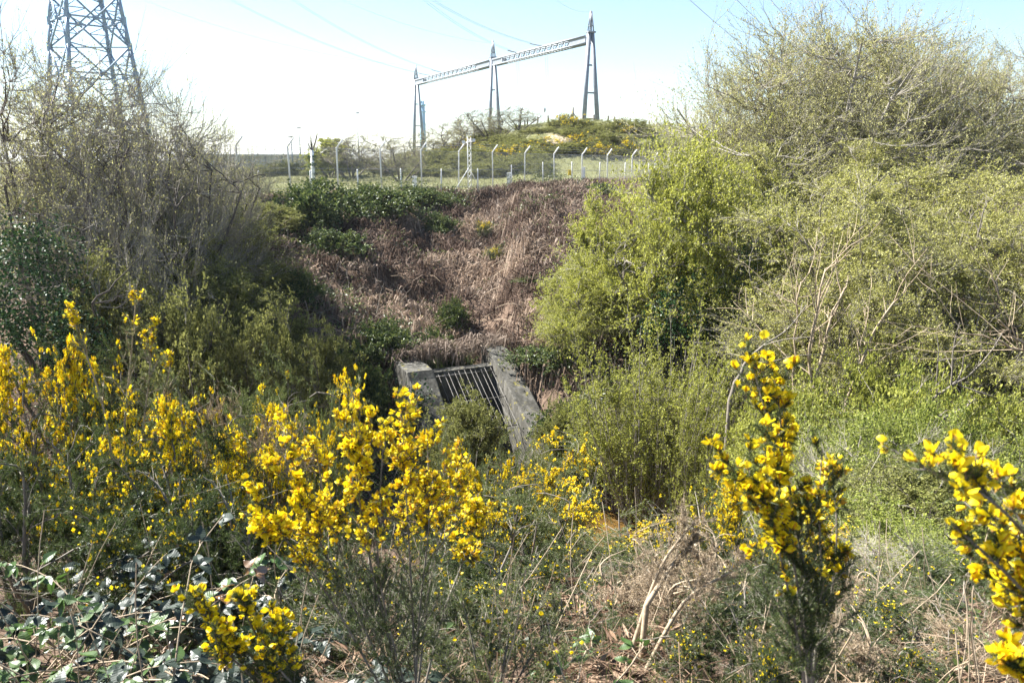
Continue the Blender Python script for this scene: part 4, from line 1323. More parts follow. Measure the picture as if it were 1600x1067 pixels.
class Gorse:
    """a whole rounded gorse bush seen from some metres away"""
    def __init__(self, seed, w, h, nfl, spine='spine', fsize=0.024, n1=60, n2=520, bark='bark_grey', per=26, upper=0.35, spw=0.0042):
        rng = R(seed)
        tree = domed(seed, w, h, 0.05, 10, n1, n2, 5, 0.02, 0.06, (5, 65), 2.4, 0.46, 0.24, kt=3, nc=30, cs=0.065, cf=0.85)
        wd = Geo()
        for (Pn, Rn), S in zip(tree[:3], (5, 4, 3)): wd.tubes(Pn, Rn, S)
        sp = Geo()
        spiny(sp, rng, tree[3][0], 10, 0.026, spw); spiny(sp, rng, tree[2][0], per, 0.024, spw, 0.3)
        self.stems = wd.mesh('stems', M[bark]); self.sp = sp.mesh('spines', M[spine])
        self.fl = None
        tw = tree[3][0]
        self.h = np.percentile(tw[..., 2], 99.3); self.w = np.percentile(tw[..., 0], 99) - np.percentile(tw[..., 0], 1)
        if nfl:
            tip = tw[:, -1]
            cl = vnoise(tip[:, 0] * 5.5 + 7, tip[:, 1] * 5.5 + tip[:, 2] * 5, seed)
            rad_ = np.hypot(tip[:, 0], tip[:, 1]) / (self.w / 2) + np.clip(tip[:, 2] / self.h, 0, 1)
            wt = np.clip((tip[:, 2] / self.h - upper), 0, 1) * np.clip(cl - 0.46, 0.0, 1) * np.clip(rad_ - 0.6, 0.02, 1) + 1e-6
            k = rng.choice(len(tw), nfl, p=wt / wt.sum())
            pos, T_ = along(tw, k, rng.uniform(0.35, 1.0, nfl))
            q = rng.normal(size=T_.shape); q[:, 2] += 0.3; q = nrm(q - (q * T_).sum(1, keepdims=True) * T_)
            d = nrm(T_ * 0.45 + q)
            gg = Geo(); gg.inst(FLV, FLF, pos + q * 0.006, d, np.tile((0.01, 0.02, 1.0), (nfl, 1)), fsize * rng.uniform(0.7, 1.15, nfl), 0)
            self.fl = gg.mesh('blossom', M['petal'])

    def place(self, name, px, ptop, Y, wpx, label, group=None, rz=0.0, cat='gorse bush', sink=0.08, zmin=None):
        top = P(px, ptop, Y); X = top[0]; zg = float(H(X, Y))
        wm = wpx / FPX * (Y * CP - top[2] * SP)
        root = empty(name, (X, Y, zg - sink), label, cat, group, rz)
        root.scale = (wm / self.w, wm / self.w, max(0.3, top[2] - zg + sink) / self.h)
        obj('stems', self.stems, None, root)
        tag(obj('spines', self.sp, None, root), kind='stuff')
        if self.fl: tag(obj('blossom', self.fl, None, root), kind='stuff')
        return root


g_full = Gorse(31, 1.6, 1.2, 3600, n2=1000)
g_half = Gorse(32, 1.6, 1.2, 1700, 'spine_light', n2=1000)
g_few = Gorse(33, 1.4, 1.0, 150, 'spine', n2=800)
g_dead = Gorse(34, 1.4, 1.0, 0, 'spine_dead', bark='bark_pale', n2=800)
GG = 'gorse bushes on the near bank'
for i, (k, px, pt, Y, w, lab) in enumerate([
    (g_full, 30, 572, 5.4, 250, 'gorse bush heavy with yellow bloom at the left edge'),
    (g_full, 150, 548, 5.6, 240, 'gorse bush in full bloom at the foot of the tall flowering spikes'),
    (g_full, 245, 640, 4.6, 270, 'gorse bush with a broad yellow top above the brambles'),
    (g_half, 330, 600, 6.5, 210, 'half flowering gorse bush between the tall spikes and the brown dead gorse'),
    (g_half, 440, 585, 7.6, 190, 'half flowering gorse bush beside the shaded bank left of the culvert'),
    (g_half, 480, 650, 6.4, 150, 'pale half flowering gorse bush behind the big gorse in the middle'),
    (g_few, 70, 690, 4.4, 290, 'dark green gorse bush with few flowers above the left brambles'),
    (g_few, 330, 770, 3.9, 240, 'dark green gorse in the gap left of the big middle gorse'),
    (g_full, 405, 720, 4.8, 170, 'small gorse bush in bloom close behind the big middle gorse'),
    (g_half, 850, 700, 10.5, 170, 'flowering gorse below the end of the right wing wall'),
    (g_half, 765, 705, 9.6, 110, 'flowering gorse under the leafy bush in front of the culvert'),
    (g_half, 705, 705, 8.0, 120, 'flowering gorse just right behind the big middle gorse'),
    (g_full, 715, 745, 5.2, 170, 'dense gorse in bloom right against the big middle gorse'),
    (g_half, 800, 765, 6.4, 200, 'green and yellow gorse mound in the middle of the near bank'),
    (g_half, 845, 755, 8.5, 110, 'gorse mound beside the patch of brown water'),
    (g_half, 975, 825, 7.2, 170, 'gorse mound in front of the osier bush, right of the brown water'),
    (g_full, 1120, 762, 6.0, 170, 'gorse in bloom just left behind the tall gorse spike'),
    (g_few, 790, 850, 4.4, 200, 'low dark green gorse below the middle mound'),
    (g_few, 1190, 870, 3.6, 200, 'dark green gorse at the foot of the tall gorse spike'),
    (g_few, 1350, 900, 4.6, 220, 'low gorse with scattered flowers right of the tall gorse spike'),
    (g_few, 1440, 960, 3.4, 280, 'dark low gorse at the bottom right, under the close blurred branch'),
    (g_few, 1540, 880, 4.6, 240, 'dark green gorse behind the close blurred branch'),
    (g_few, 1360, 1010, 2.6, 160, 'small green gorse tuft on the bottom edge right of the tall spike'),
    (g_few, 1410, 1000, 2.9, 230, 'dark green gorse tuft on the bottom edge below the grey twiggy bush'),
    (g_few, 1340, 940, 3.6, 200, 'dark green gorse tuft between the tall spike and the twiggy bush'),
    (g_few, 1225, 985, 2.4, 150, 'small green gorse tuft close under the tall gorse spike at the bottom edge'),
    (g_few, 870, 905, 4.6, 170, 'green gorse tuft amid the brown bracken in the lower middle'),
    (g_half, 1250, 820, 6.5, 150, 'half flowering gorse seen behind the stem of the tall gorse spike'),
    (g_few, 500, 890, 3.5, 250, 'green gorse under the left side of the big middle gorse'),
    (g_few, 640, 870, 3.3, 280, 'green gorse directly behind the stems of the big middle gorse'),
    (g_few, 230, 760, 4.0, 280, 'deep green gorse in shade above the brambles'),
    (g_few, 1010, 880, 5.0, 180, 'green gorse tuft behind the pale bare stems'),
    (g_few, 700, 960, 3.0, 260, 'low green gorse at the bottom edge right of the middle gorse'),
    (g_few, 900, 985, 3.3, 220, 'low green gorse at the bottom edge left of the pale bare stems'),
    (g_few, 1130, 960, 2.9, 220, 'shaded green gorse between the pale stems and the tall spike')]):
    k.place('gorse_bush', px, pt, Y, w, lab, GG, i * 1.37)
for i, (px, pt, Y, w, lab) in enumerate([(405, 640, 6.2, 180, 'dead brown gorse bush amid the yellow ones on the left'),
                                         (1075, 850, 4.2, 250, 'dead pale brown gorse bush behind the two bare stems'),
                                         (1290, 960, 2.6, 230, 'dead grey brown gorse at the foot of the tall spike by the bottom edge'),
                                         (1330, 905, 3.9, 190, 'dead brown gorse bush right of the tall spike'), (1490, 985, 2.9, 220, 'dead brown gorse bush near the bottom right corner'),
                                         (985, 930, 3.9, 150, 'dead brown gorse tuft left of the two pale stems')]):
    g_dead.place('dead_gorse_bush', px, pt, Y, w, lab, 'dead gorse bushes', i * 2.1, 'dead bush')

# the big gorse in the middle
near_gorse('gorse_bush', 41, [
    ([(652, 1120), (642, 900), (634, 760), (628, 640)], 2.25, 2.3),
    ([(640, 1120), (590, 930), (562, 800), (550, 650)], 2.25, 2.2),
    ([(632, 1120), (560, 960), (500, 850), (440, 705)], 2.25, 2.15),
    ([(610, 1100), (515, 930), (455, 850), (395, 785)], 2.2, 2.05),
    ([(650, 1100), (672, 900), (700, 800), (716, 720)], 2.3, 2.45),
    ([(655, 1110), (690, 960), (735, 850), (748, 770)], 2.3, 2.6),
    ([(640, 1100), (600, 950), (588, 870), (598, 700)], 2.25, 2.15),
    ([(648, 1100), (655, 950), (672, 820), (668, 680)], 2.25, 2.35),
    ([(636, 1100), (545, 900), (510, 800), (492, 690)], 2.3, 2.3),
], 'big gorse bush covered in yellow flowers in the middle of the near bank', shoots=30, sub=6, flower=(0.60, 1.0), nfl=2200, fsize=0.0215, t0=0.08, shoot_l=0.17, stem_r=0.005, per=(20, 60), max_parts=300, bare_to=0.0)
near_gorse('gorse_bush', 42, [
    ([(1262, 1130), (1272, 950), (1235, 790), (1200, 660), (1176, 570)], 1.5, 1.5),
    ([(1262, 1130), (1285, 920), (1278, 790), (1285, 700)], 1.52, 1.6),
    ([(1262, 1060), (1240, 860), (1175, 745), (1100, 716)], 1.5, 1.45),
    ([(1262, 1060), (1250, 850), (1222, 700), (1214, 592)], 1.5, 1.55),
    ([(1264, 1100), (1300, 930), (1310, 820), (1300, 740)], 1.55, 1.62),
    ([(1262, 1100), (1240, 960), (1215, 850), (1190, 760)], 1.5, 1.42),
], 'tall gorse spike standing alone against the thicket on the right', shoots=30, sub=5, shoot_l=0.16, flower=(0.5, 1.0), nfl=620, fsize=0.0205, t0=0.1, stem_r=0.0045, per=(26, 80), max_parts=300, bare_to=0.0)
near_gorse('gorse_bush', 43, [
    ([(1760, 1200), (1670, 930), (1580, 800), (1492, 742)], 1.08, 1.0),
    ([(1760, 1200), (1650, 980), (1570, 890), (1486, 818)], 1.05, 1.02),
    ([(1760, 1200), (1660, 1090), (1600, 1050), (1568, 1030)], 1.0, 1.0),
    ([(1760, 1200), (1690, 960), (1640, 850), (1590, 775)], 1.12, 1.15),
    ([(1760, 1200), (1660, 1010), (1600, 930), (1540, 890)], 1.06, 1.1),
], 'blurred close gorse branch in bloom cut off by the right edge', shoots=26, sub=5, shoot_l=0.17, flower=(0.45, 1.0), nfl=820, fsize=0.0205, t0=0.2, stem_r=0.006, per=(24, 70), max_parts=300, sub_l=0.36)
near_gorse('gorse_bush', 44, [
    ([(520, 1180), (420, 1020), (385, 970), (378, 935)], 1.75, 1.7),
    ([(520, 1180), (400, 1030), (345, 975), (302, 950)], 1.72, 1.65),
    ([(520, 1180), (450, 1040), (430, 990), (425, 950)], 1.75, 1.75),
    ([(520, 1180), (390, 1050), (350, 1020), (330, 985)], 1.7, 1.62),
    ([(520, 1180), (470, 1080), (430, 1040), (410, 1000)], 1.7, 1.65),
], 'low gorse sprig in bloom over the dark bramble leaves at the bottom left', shoots=24, sub=6, shoot_l=0.17, flower=(0.60, 1.0), nfl=300, fsize=0.0205, t0=0.25, stem_r=0.006, per=(22, 60))
near_gorse('gorse_bush', 45, [
    ([(190, 830), (165, 640), (130, 540), (107, 478)], 4.9, 5.0),
    ([(190, 830), (195, 650), (205, 560), (212, 474)], 4.9, 5.0),
    ([(200, 830), (225, 660), (235, 580), (237, 512)], 4.9, 4.9),
    ([(200, 830), (240, 680), (262, 600), (270, 545)], 4.9, 5.0),
], 'gorse with tall thin stems tipped by yellow clusters against the dark left slope', shoots=24, sub=5, shoot_l=0.11, flower=(0.88, 1.0), nfl=330, fsize=0.024, t0=0.55, stem_r=0.012, spine='spine_light', bark='bark_pale', spl=0.02, spw=0.003, per=(14, 30), bare_to=0.5, max_parts=0)
near_gorse('gorse_bush', 46, [
    ([(760, 1130), (745, 1040), (735, 985), (720, 930)], 2.5, 2.6), ([(770, 1130), (790, 1020), (800, 960), (812, 905)], 2.5, 2.7),
    ([(765, 1130), (765, 1050), (768, 1000), (770, 950)], 2.5, 2.6), ([(775, 1130), (820, 1040), (850, 990), (872, 950)], 2.5, 2.7),
    ([(760, 1130), (710, 1060), (685, 1020), (665, 985)], 2.4, 2.5), ([(775, 1130), (850, 1070), (885, 1040), (905, 1020)], 2.45, 2.5),
], 'low bright green gorse with only a few flowers at the bottom centre', shoots=20, sub=6, shoot_l=0.34, flower=(0.5, 1.0), nfl=26, fsize=0.02, t0=0.15, spine='spine_light', per=(22, 60))
# two pale bare stems with dead tops
near_gorse('dead_gorse_bush', 47, [
    ([(980, 1040), (1012, 935), (1038, 870), (1085, 815)], 3.0, 3.1), ([(1010, 945), (1035, 905), (1055, 875), (1085, 845)], 3.0, 3.1),
    ([(990, 1085), (1040, 985), (1070, 932), (1100, 915), (1152, 888)], 2.9, 3.05),
], 'two thick pale bare gorse stems with withered brown tops', 'dead bush', 0.0135, thin=(0.11, 0.06), shoots=26, sub=6, shoot_l=0.24, t0=0.45, nfl=0, spine='spine_dead', bark='bark_pale', bare_to=0.7, group='dead gorse bushes')

# gorse and scrub on the mound (far, simple)
hill_spots = [(640, 238), (668, 242), (700, 243), (735, 232), (760, 240), (785, 247), (815, 238), (848, 223), (838, 232), (855, 235), (878, 228), (905, 224), (912, 230), (925, 240),
              (938, 238), (950, 243), (985, 237), (880, 193), (893, 196), (975, 205), (745, 205), (712, 250), (805, 250), (690, 232)]
h_bush = Gorse(36, 1.8, 1.4, 420, 'spine_light', 0.05, 40, 200, per=16, upper=0.15, spw=0.012)
h_scrub = domed(38, 2.6, 1.8, 0.05, 8, 40, 300, 5, 0.03, 0.1, (5, 65), 2.2, 0.4, 0.4)
h_scrub = Proto(38, h_scrub, (4, 0.09, 0.06), M['twig_far'], M['leaf_privet'], sides=(3, 3, 3, 3), wood='stems', crown='foliage')


def hill_point(px, py):
    """where the sight line through a picture point meets the ground"""
    Ys = np.linspace(44, 90, 240)
    pts = np.array([P(px, py, y) for y in Ys])
    below = pts[:, 2] < H(pts[:, 0], pts[:, 1])
    i = np.argmax(below) if below.any() else len(Ys) - 40
    return pts[i]


def place_at(k, q, size, rz, hs, name, label, cat, group):
    root = empty(name, (q[0], q[1], float(H(q[0], q[1])) - 0.1), label, cat, group, rz, (size / k.w, size / k.w, hs / k.h))
    if isinstance(k, Gorse):
        obj('stems', k.stems, None, root); tag(obj('spines', k.sp, None, root), kind='stuff'); tag(obj('blossom', k.fl, None, root), kind='stuff')
    else:
        obj(k.wn, k.wood, None, root); obj(k.cn, k.leaf, None, root)


rng = R(91)
for i, (px, py) in enumerate(hill_spots):
    q = hill_point(px, py + 6)
    place_at(h_bush, q, rng.uniform(1.4, 2.4), i * 1.1, rng.uniform(0.9, 1.5), 'gorse_bush', 'small yellow flowering gorse bush among the scrub on the distant mound', 'gorse bush', 'gorse bushes on the mound')
for i in range(70):
    px = rng.uniform(640, 1060); py = rng.uniform(192, 246)
    q = hill_point(px, py)
    if q[1] > 86 or q[1] < 60: continue
    place_at(h_scrub, q, rng.uniform(1.6, 3.4), i * 0.9, rng.uniform(0.5, 1.3), 'scrub_bush', 'low olive scrub bush far off on the grassy mound', 'shrub', 'scrub bushes on the mound')

# ------------------------------------------------------------------ ground cover on the embankment
def surf_pts(rng, n, xr, yr, mask):
    x = rng.uniform(*xr, n); y = rng.uniform(*yr, n)
    k = mask(x, y)
    x, y = x[k], y[k]
    return np.stack([x, y, H(x, y)], -1)


def in_slot(x, y, m=0.0):
    a = (x - CUL0[0]) * CAX[0] + (y - CUL0[1]) * CAX[1]; c = (x - CUL0[0]) * CAC[0] + (y - CUL0[1]) * CAC[1]
    return (np.abs(c) < 2.0 + m) & (a > -0.35 - m) & (a < 6)


def down(x, y):
    e = 0.25
    gx = (H0(x + e, y) - H0(x - e, y)) / (2 * e); gy = (H0(x, y + e) - H0(x, y - e)) / (2 * e)
    return np.stack([-gx, -gy, np.zeros_like(gx)], -1)


def fronds(gg, rng, centres, per, Lr, Wr, rise, mat=0, slope_pull=1.2, lie=True):
    """dead fronds sprawling from each centre, arching out and lying down the slope"""
    N = len(centres); idx = np.repeat(np.arange(N), per)
    az = rng.uniform(0, 2 * np.pi, len(idx))
    out = np.stack([np.cos(az), np.sin(az), np.zeros_like(az)], -1)
    dn = down(centres[:, 0], centres[:, 1])[idx]
    d = nrm(out + dn * slope_pull)
    L = rng.uniform(*Lr, len(idx))[:, None]
    hh = rng.uniform(0.3, 1.0, len(idx))[:, None] * rise
    S = centres[idx] + rng.normal(0, 0.16, (len(idx), 3)) * (1, 1, 0.25)
    p0 = S + np.array((0, 0, 0.02)) + np.array((0, 0, 1.0)) * hh * 0.55
    d = nrm(d + rng.normal(0, 0.12, d.shape) * (1, 1, 0))
    p1 = S + d * L * 0.5 + np.array((0, 0, 1.0)) * hh
    p2 = S + d * L
    if lie: p2[:, 2] = np.minimum(p2[:, 2], H(p2[:, 0], p2[:, 1]) + 0.06 + 0.25 * hh[:, 0])
    else: p2[:, 2] -= rng.uniform(-0.05, 0.3, len(p2))
    Q = np.stack([p0, p1, p2], 1) + rng.normal(0, 0.03, (len(idx), 3, 3))
    side = nrm(np.cross(d, np.array((0, 0, 1.0)) + rng.normal(0, 0.6, d.shape)))
    W = rng.uniform(*Wr, len(idx))[:, None] * np.array((0.7, 1.0, 0.3))[None]
    gg.ribbons(Q, side, W, mat)


def bramble_density(x, y):
    s = fs(x, y)
    top_left = np.clip((s - 0.5) / 1.5, 0, 1) * np.clip((6.5 - s) / 2.5, 0, 1) * np.clip((-1.5 - x) / 3, 0, 1) * 1.3
    low_left = np.clip((s - 11) / 3, 0, 1) * np.clip((-2.2 - x) / 2.5, 0, 1) * 1.1
    crest = np.clip((1.9 - s) / 0.6, 0, 1) * np.clip(s / 0.5, 0, 1) * 0.5
    right = np.clip((s - 13) / 3, 0, 1) * np.clip((x - 0.2) / 1.5, 0, 1) * 0.9
    n = np.clip((fbm(x * 0.45, y * 0.45, 33) - 0.47) * 5, 0, 1)
    return np.clip(top_left + low_left + crest + right, 0, 1.2) * (0.4 + n) + n * 0.45


def bank(x, y):
    return (fs(x, y) > 0.7) & ((fs(x, y) < 19) | ((x > -0.9) & (x < 7) & (y > 20.5)))


rng = R(201)
gg = Geo()
brk = lambda x, y: bank(x, y) & ~in_slot(x, y) & (y > 15) & (np.abs(x) < 0.8 * y) & (bramble_density(x, y) < 0.75)
c = surf_pts(rng, 6800, (-12, 9), (18, 57), brk)
shade = fbm(c[:, 0] * 0.6 + 2, c[:, 1] * 0.6, 61) + rng.normal(0, 0.08, len(c))
for k, (lo, hi) in enumerate(((-9, 0.50), (0.50, 0.60), (0.60, 9))):
    ck = c[(shade >= lo) & (shade < hi)]
    if len(ck): fronds(gg, rng, ck, 15, (0.2, 0.7), (0.014, 0.055), 0.48, k, 0.45)
# overhang above the culvert
c = CUL0[None] + CAC[None] * rng.uniform(-2.1, 2.1, 70)[:, None] - CAX[None] * rng.uniform(0.1, 0.9, 70)[:, None]
c = np.stack([c[:, 0], c[:, 1], np.full(70, -6.35) + rng.uniform(-0.1, 0.3, 70)], -1)
fronds(gg, rng, c, 22, (0.2, 0.5), (0.012, 0.035), 0.3, 1, 0.3, False)
tag(obj('dead_bracken', gg, [M['bracken_dark'], M['bracken'], M['bracken_pale']]), 'brown dead bracken lying in heaps over the embankment', 'bracken', None, 'stuff')

# brambles creeping through the bracken
rng = R(202)
gg = Geo()


x = rng.uniform(-20, 12, 80000); y = rng.uniform(15, 56, 80000)
k = ((fs(x, y) > 0.4) & (fs(x, y) < 19.5) | bank(x, y)) & ~in_slot(x, y) & (np.abs(x) < 0.8 * y) & (rng.uniform(0, 1, 80000) < bramble_density(x, y))
x, y = x[k], y[k]
hgt = rng.uniform(0.15, 1, len(x)) * (0.3 + 0.9 * np.clip(bramble_density(x, y), 0, 1) * fbm(x * 0.8, y * 0.8, 41) * 1.5)
pos = np.stack([x, y, H(x, y) + hgt], -1)
pos = np.repeat(pos, 2, 0) + rng.normal(0, 0.06, (len(x) * 2, 3))
n = len(pos)
gg.leaves(pos, rng.normal(size=(n, 3)) * (1, 1, 0.5), rng.normal(0, 0.5, (n, 3)) + (0, 0, 1), rng.uniform(0.07, 0.14, n), rng.uniform(0.055, 0.10, n))
tag(obj('bramble_cover', gg, M['leaf_bramble']), 'dark glossy brambles creeping over the bracken of the embankment', 'brambles', None, 'stuff')
# arching bramble canes and dry stalks
gg = Geo()
c = surf_pts(rng, 900, (-16, 12), (17, 56), lambda x, y: (fs(x, y) > 0.7) & (fs(x, y) < 18.5) & ~in_slot(x, y, 0.3) & (np.abs(x) < 0.75 * y))
D = nrm(rng.normal(size=c.shape) * (1, 1, 0.1) + (0, 0, 0.8) + down(c[:, 0], c[:, 1]))
gg.tubes(wander(rng, c, D, rng.uniform(0.6, 1.6, len(c)), 6, 0.12, -0.22), 0.008, 3)
tag(obj('bramble_canes', gg, M['bark_pale']), 'pale arching bramble canes and dry stalks on the embankment', 'stalks', None, 'stuff')

# small gorse plants on the bracken slope
for (px, py, size, h_, lab) in ((755, 358, 0.9, 0.7, 'small gorse plant with a few yellow flowers high on the bracken slope'), (780, 398, 1.3, 0.85, 'small gorse bush with a bright yellow top in the middle of the bracken slope')):
    Ys = np.linspace(24, 50, 300); pts = np.array([P(px, py + 14, yy) for yy in Ys])
    i = np.argmax(pts[:, 2] < H(pts[:, 0], pts[:, 1])); q = pts[i]
    Yq = q[1]
    g_half.place('gorse_bush', px, py - 14, Yq, size * FPX / Yq, lab, 'gorse plants on the bracken slope', size * 4)

# tangled low growth on the left slope and under the right trees
rng = R(203)
gg = Geo()
x = np.concatenate([rng.uniform(-26, -3, 16000), rng.uniform(3, 26, 22000)]); y = np.concatenate([rng.uniform(9, 34, 16000), rng.uniform(9, 36, 22000)])
k = (np.abs(x) < 0.85 * y) & ~in_slot(x, y, 0.2) & (poly_dist(x, y, STREAM) > 1.3)
x, y = x[k], y[k]
pos = np.stack([x, y, H(x, y) + rng.uniform(0.0, 0.7, len(x)) ** 1.5], -1); n = len(pos)
gg.leaves(pos, rng.normal(size=(n, 3)) * (1, 1, 0.5), rng.normal(0, 0.6, (n, 3)) + (0, 0, 1), rng.uniform(0.05, 0.11, n), rng.uniform(0.035, 0.07, n))
tag(obj('undergrowth', gg, M['leaf_bramble']), 'dark low undergrowth beneath the trees on both sides of the stream', 'undergrowth', None, 'stuff')
gg = Geo()
x = np.concatenate([rng.uniform(-24, -3, 1500), rng.uniform(2.5, 24, 2000)]); y = np.concatenate([rng.uniform(8, 32, 1500), rng.uniform(8, 34, 2000)])
k = (np.abs(x) < 0.85 * y) & ~in_slot(x, y, 0.4) & (poly_dist(x, y, STREAM) > 1.2)
c = np.stack([x[k], y[k], H(x[k], y[k])], -1)
D = nrm(rng.normal(size=c.shape) * (1, 1, 0.2) + (0, 0, 0.9))
gg.tubes(wander(rng, c, D, rng.uniform(0.6, 2.0, len(c)), 5, 0.16, -0.08), taper(len(c), 5, 0.010, 0.3), 3)
tag(obj('dead_stalks', gg, M['twig']), 'tangle of grey dead stalks between the bushes', 'stalks', None, 'stuff')

# rough grass on the level behind the fence and on the mound
rng = R(204)
gg = Geo()
x = rng.uniform(-45, 32, 60000); y = rng.uniform(39, 92, 60000)
k = (fs(x, y) < 0.6) & (np.abs(x) < 0.7 * y)
x, y = x[k], y[k]
pos = np.stack([x, y, H(x, y) - 0.02], -1); n = len(pos)
gg.needles(pos, rng.normal(0, 0.45, (n, 3)) + (0, 0, 1), rng.uniform(0.15, 0.5, n), 0.035, rng)
tag(obj('rough_grass', gg, M['grass_dry']), 'rough pale grass behind the fence and over the mound', 'grass', None, 'stuff')

# ------------------------------------------------------------------ ivy
def ivy(name, px, ptop, pbot, Y, wpx, n, label, depth=1.0, seed=0, cat='ivy'):
    rng = R(300 + seed)
    top = P(px, ptop, Y); bot = P(px, pbot, Y); w = wpx / FPX * Y
    h = top[2] - bot[2]
    t = dome(rng, int(n * 1.3), w, h, 0, 5.0, 0.45, seed)[:n]
    t[:, 1] *= depth
    root = empty(name, (top[0], Y, bot[2]), label, cat)
    gg = Geo(); m = len(t)
    gg.leaves(t, rng.normal(size=(m, 3)) * (1, 1, 0.4) - (0, 0, 0.6), nrm(t - (0, 0, h * 0.4)) + rng.normal(0, 0.5, (m, 3)), rng.uniform(0.06, 0.11, m), rng.uniform(0.055, 0.09, m))
    obj('leaves', gg, M['leaf_ivy'], root)
    gg = Geo()
    st = wander(rng, np.zeros((6, 3)) + rng.normal(0, w * 0.1, (6, 3)) * (1, 1, 0) - (0, 0, 0.3 + max(0, bot[2] - float(H(top[0], Y)))), np.tile((0, 0, 1.0), (6, 1)) + rng.normal(0, 0.25, (6, 3)), h * 0.9, 8, 0.12, 0.05)
    gg.tubes(st, taper(6, 8, 0.06, 0.4), 5); obj('stems', gg, M['bark_dark'], root)


ivy('ivy_clad_stump', 40, 345, 590, 19, 170, 5200, 'big mound of dark green ivy at the left edge', 0.7, 1)
ivy('ivy_clad_stump', 110, 470, 600, 18, 110, 1600, 'dark ivy patch low on the left slope behind the tall gorse spikes', 0.7, 2)
ivy('ivy_clad_tree', 1165, 385, 610, 22.5, 42, 1500, 'upright trunk wrapped in glossy ivy right of the bright hawthorn', 0.9, 3)
ivy('ivy_clad_stump', 1075, 420, 560, 23.2, 150, 2600, 'dark hollow of ivy under the bright green hawthorn', 0.7, 4)
ivy('ivy_clad_tree', 1415, 430, 620, 21, 60, 1300, 'ivy covered trunk in the shade between the two front willows', 0.9, 5)
ivy('ivy_mat', 655, 590, 690, 23.0, 40, 500, 'strip of ivy hanging down the left wing wall of the culvert', 0.5, 6)

# ------------------------------------------------------------------ bare stems on the right
def stem_thing(name, lines, Y, r, label, cat, mat='bark_grey', group=None, seed=0, twigs=10):
    rng = R(400 + seed)
    L = [resample([P(px, py, Y) for px, py in l], 10) for l in lines]
    L = np.array(L); L[0, 0, 2] = min(L[0, 0, 2], float(H(L[0, 0, 0], L[0, 0, 1])) - 0.1); L[:, 1:-1] += rng.normal(0, 0.03, L[:, 1:-1].shape)
    b = L[0, 0].copy(); zg = float(H(b[0], b[1]))
    base = np.array((b[0], b[1], min(b[2], zg + 0.3)))
    root = empty(name, tuple(base), label, cat, group)
    gg = Geo(); gg.tubes(L - base, taper(len(L), 10, r, 0.4), 7, 0, True); obj('trunk', gg, M[mat], root)
    tw, _, _ = branch(rng, L - base, twigs, 0.35, 42, 12, 0.35, 5, 0.14, 0.06)
    tw2, _, _ = branch(rng, tw, 5, 0.2, 42, 12, 0.45, 4, 0.14, 0.06)
    gg = Geo(); gg.tubes(tw, taper(len(tw), 5, r * 0.35, 0.4), 4); gg.tubes(tw2, taper(len(tw2), 4, r * 0.15, 0.4), 3)
    obj('branches', gg, M[mat], root)


stem_thing('bare_sapling', [[(1262, 690), (1270, 610), (1262, 545), (1275, 480), (1290, 420)], [(1265, 620), (1285, 560), (1295, 500), (1320, 450)]], 17.6, 0.05, 'pale bare sapling forking beside the tall gorse spike', 'sapling', 'bark_pale', 'bare saplings', 1)
stem_thing('bare_sapling', [[(1300, 700), (1335, 590), (1370, 510), (1398, 470)]], 17.2, 0.045, 'slanting pale sapling leaning right above the thicket', 'sapling', 'bark_pale', 'bare saplings', 2)
stem_thing('bare_sapling', [[(1250, 690), (1240, 590), (1238, 520), (1252, 440)]], 17.9, 0.035, 'thin upright pale sapling left of the forked one', 'sapling', 'bark_pale', 'bare saplings', 3)
stem_thing('fallen_branch', [[(1135, 640), (1150, 585), (1182, 545), (1212, 528)]], 17.4, 0.055, 'bare grey broken branch sticking up behind the gorse spike tip', 'branch', 'bark_grey', None, 4, 3)
stem_thing('fallen_branch', [[(1330, 720), (1400, 670), (1450, 625), (1500, 590)], [(1400, 670), (1470, 650), (1510, 640)]], 14.2, 0.05, 'long grey fallen branch lying over the thicket', 'branch', 'bark_grey', None, 5, 10)
stem_thing('fallen_branch', [[(1640, 560), (1590, 545), (1540, 530), (1500, 520)], [(1610, 550), (1580, 520), (1560, 500)]], 15.5, 0.035, 'pale dead branch reaching in from the right edge', 'branch', 'bark_pale', None, 6, 8)

# ------------------------------------------------------------------ near bank: litter, fern, brambles
rng = R(205)
gg = Geo()
c = surf_pts(rng, 3600, (-5, 8), (1.9, 13), lambda x, y: (np.abs(x) < 0.8 * y + 0.3) & (x > -0.22 * y) & (vnoise(x * 1.5, y * 1.5, 71) > 0.35))
fronds(gg, rng, c, 9, (0.08, 0.26), (0.0016, 0.0045), 0.12)
c = surf_pts(rng, 2200, (-3, 4), (1.9, 5.0), lambda x, y: (np.abs(x) < 0.8 * y + 0.2) & (x > -0.25 * y) & (vnoise(x * 2.5, y * 2.5, 72) > 0.4))
fronds(gg, rng, c, 8, (0.06, 0.2), (0.001, 0.003), 0.10)
tag(obj('dead_litter', gg, M['litter']), 'dry brown bracken litter covering the near bank', 'litter', None, 'stuff')

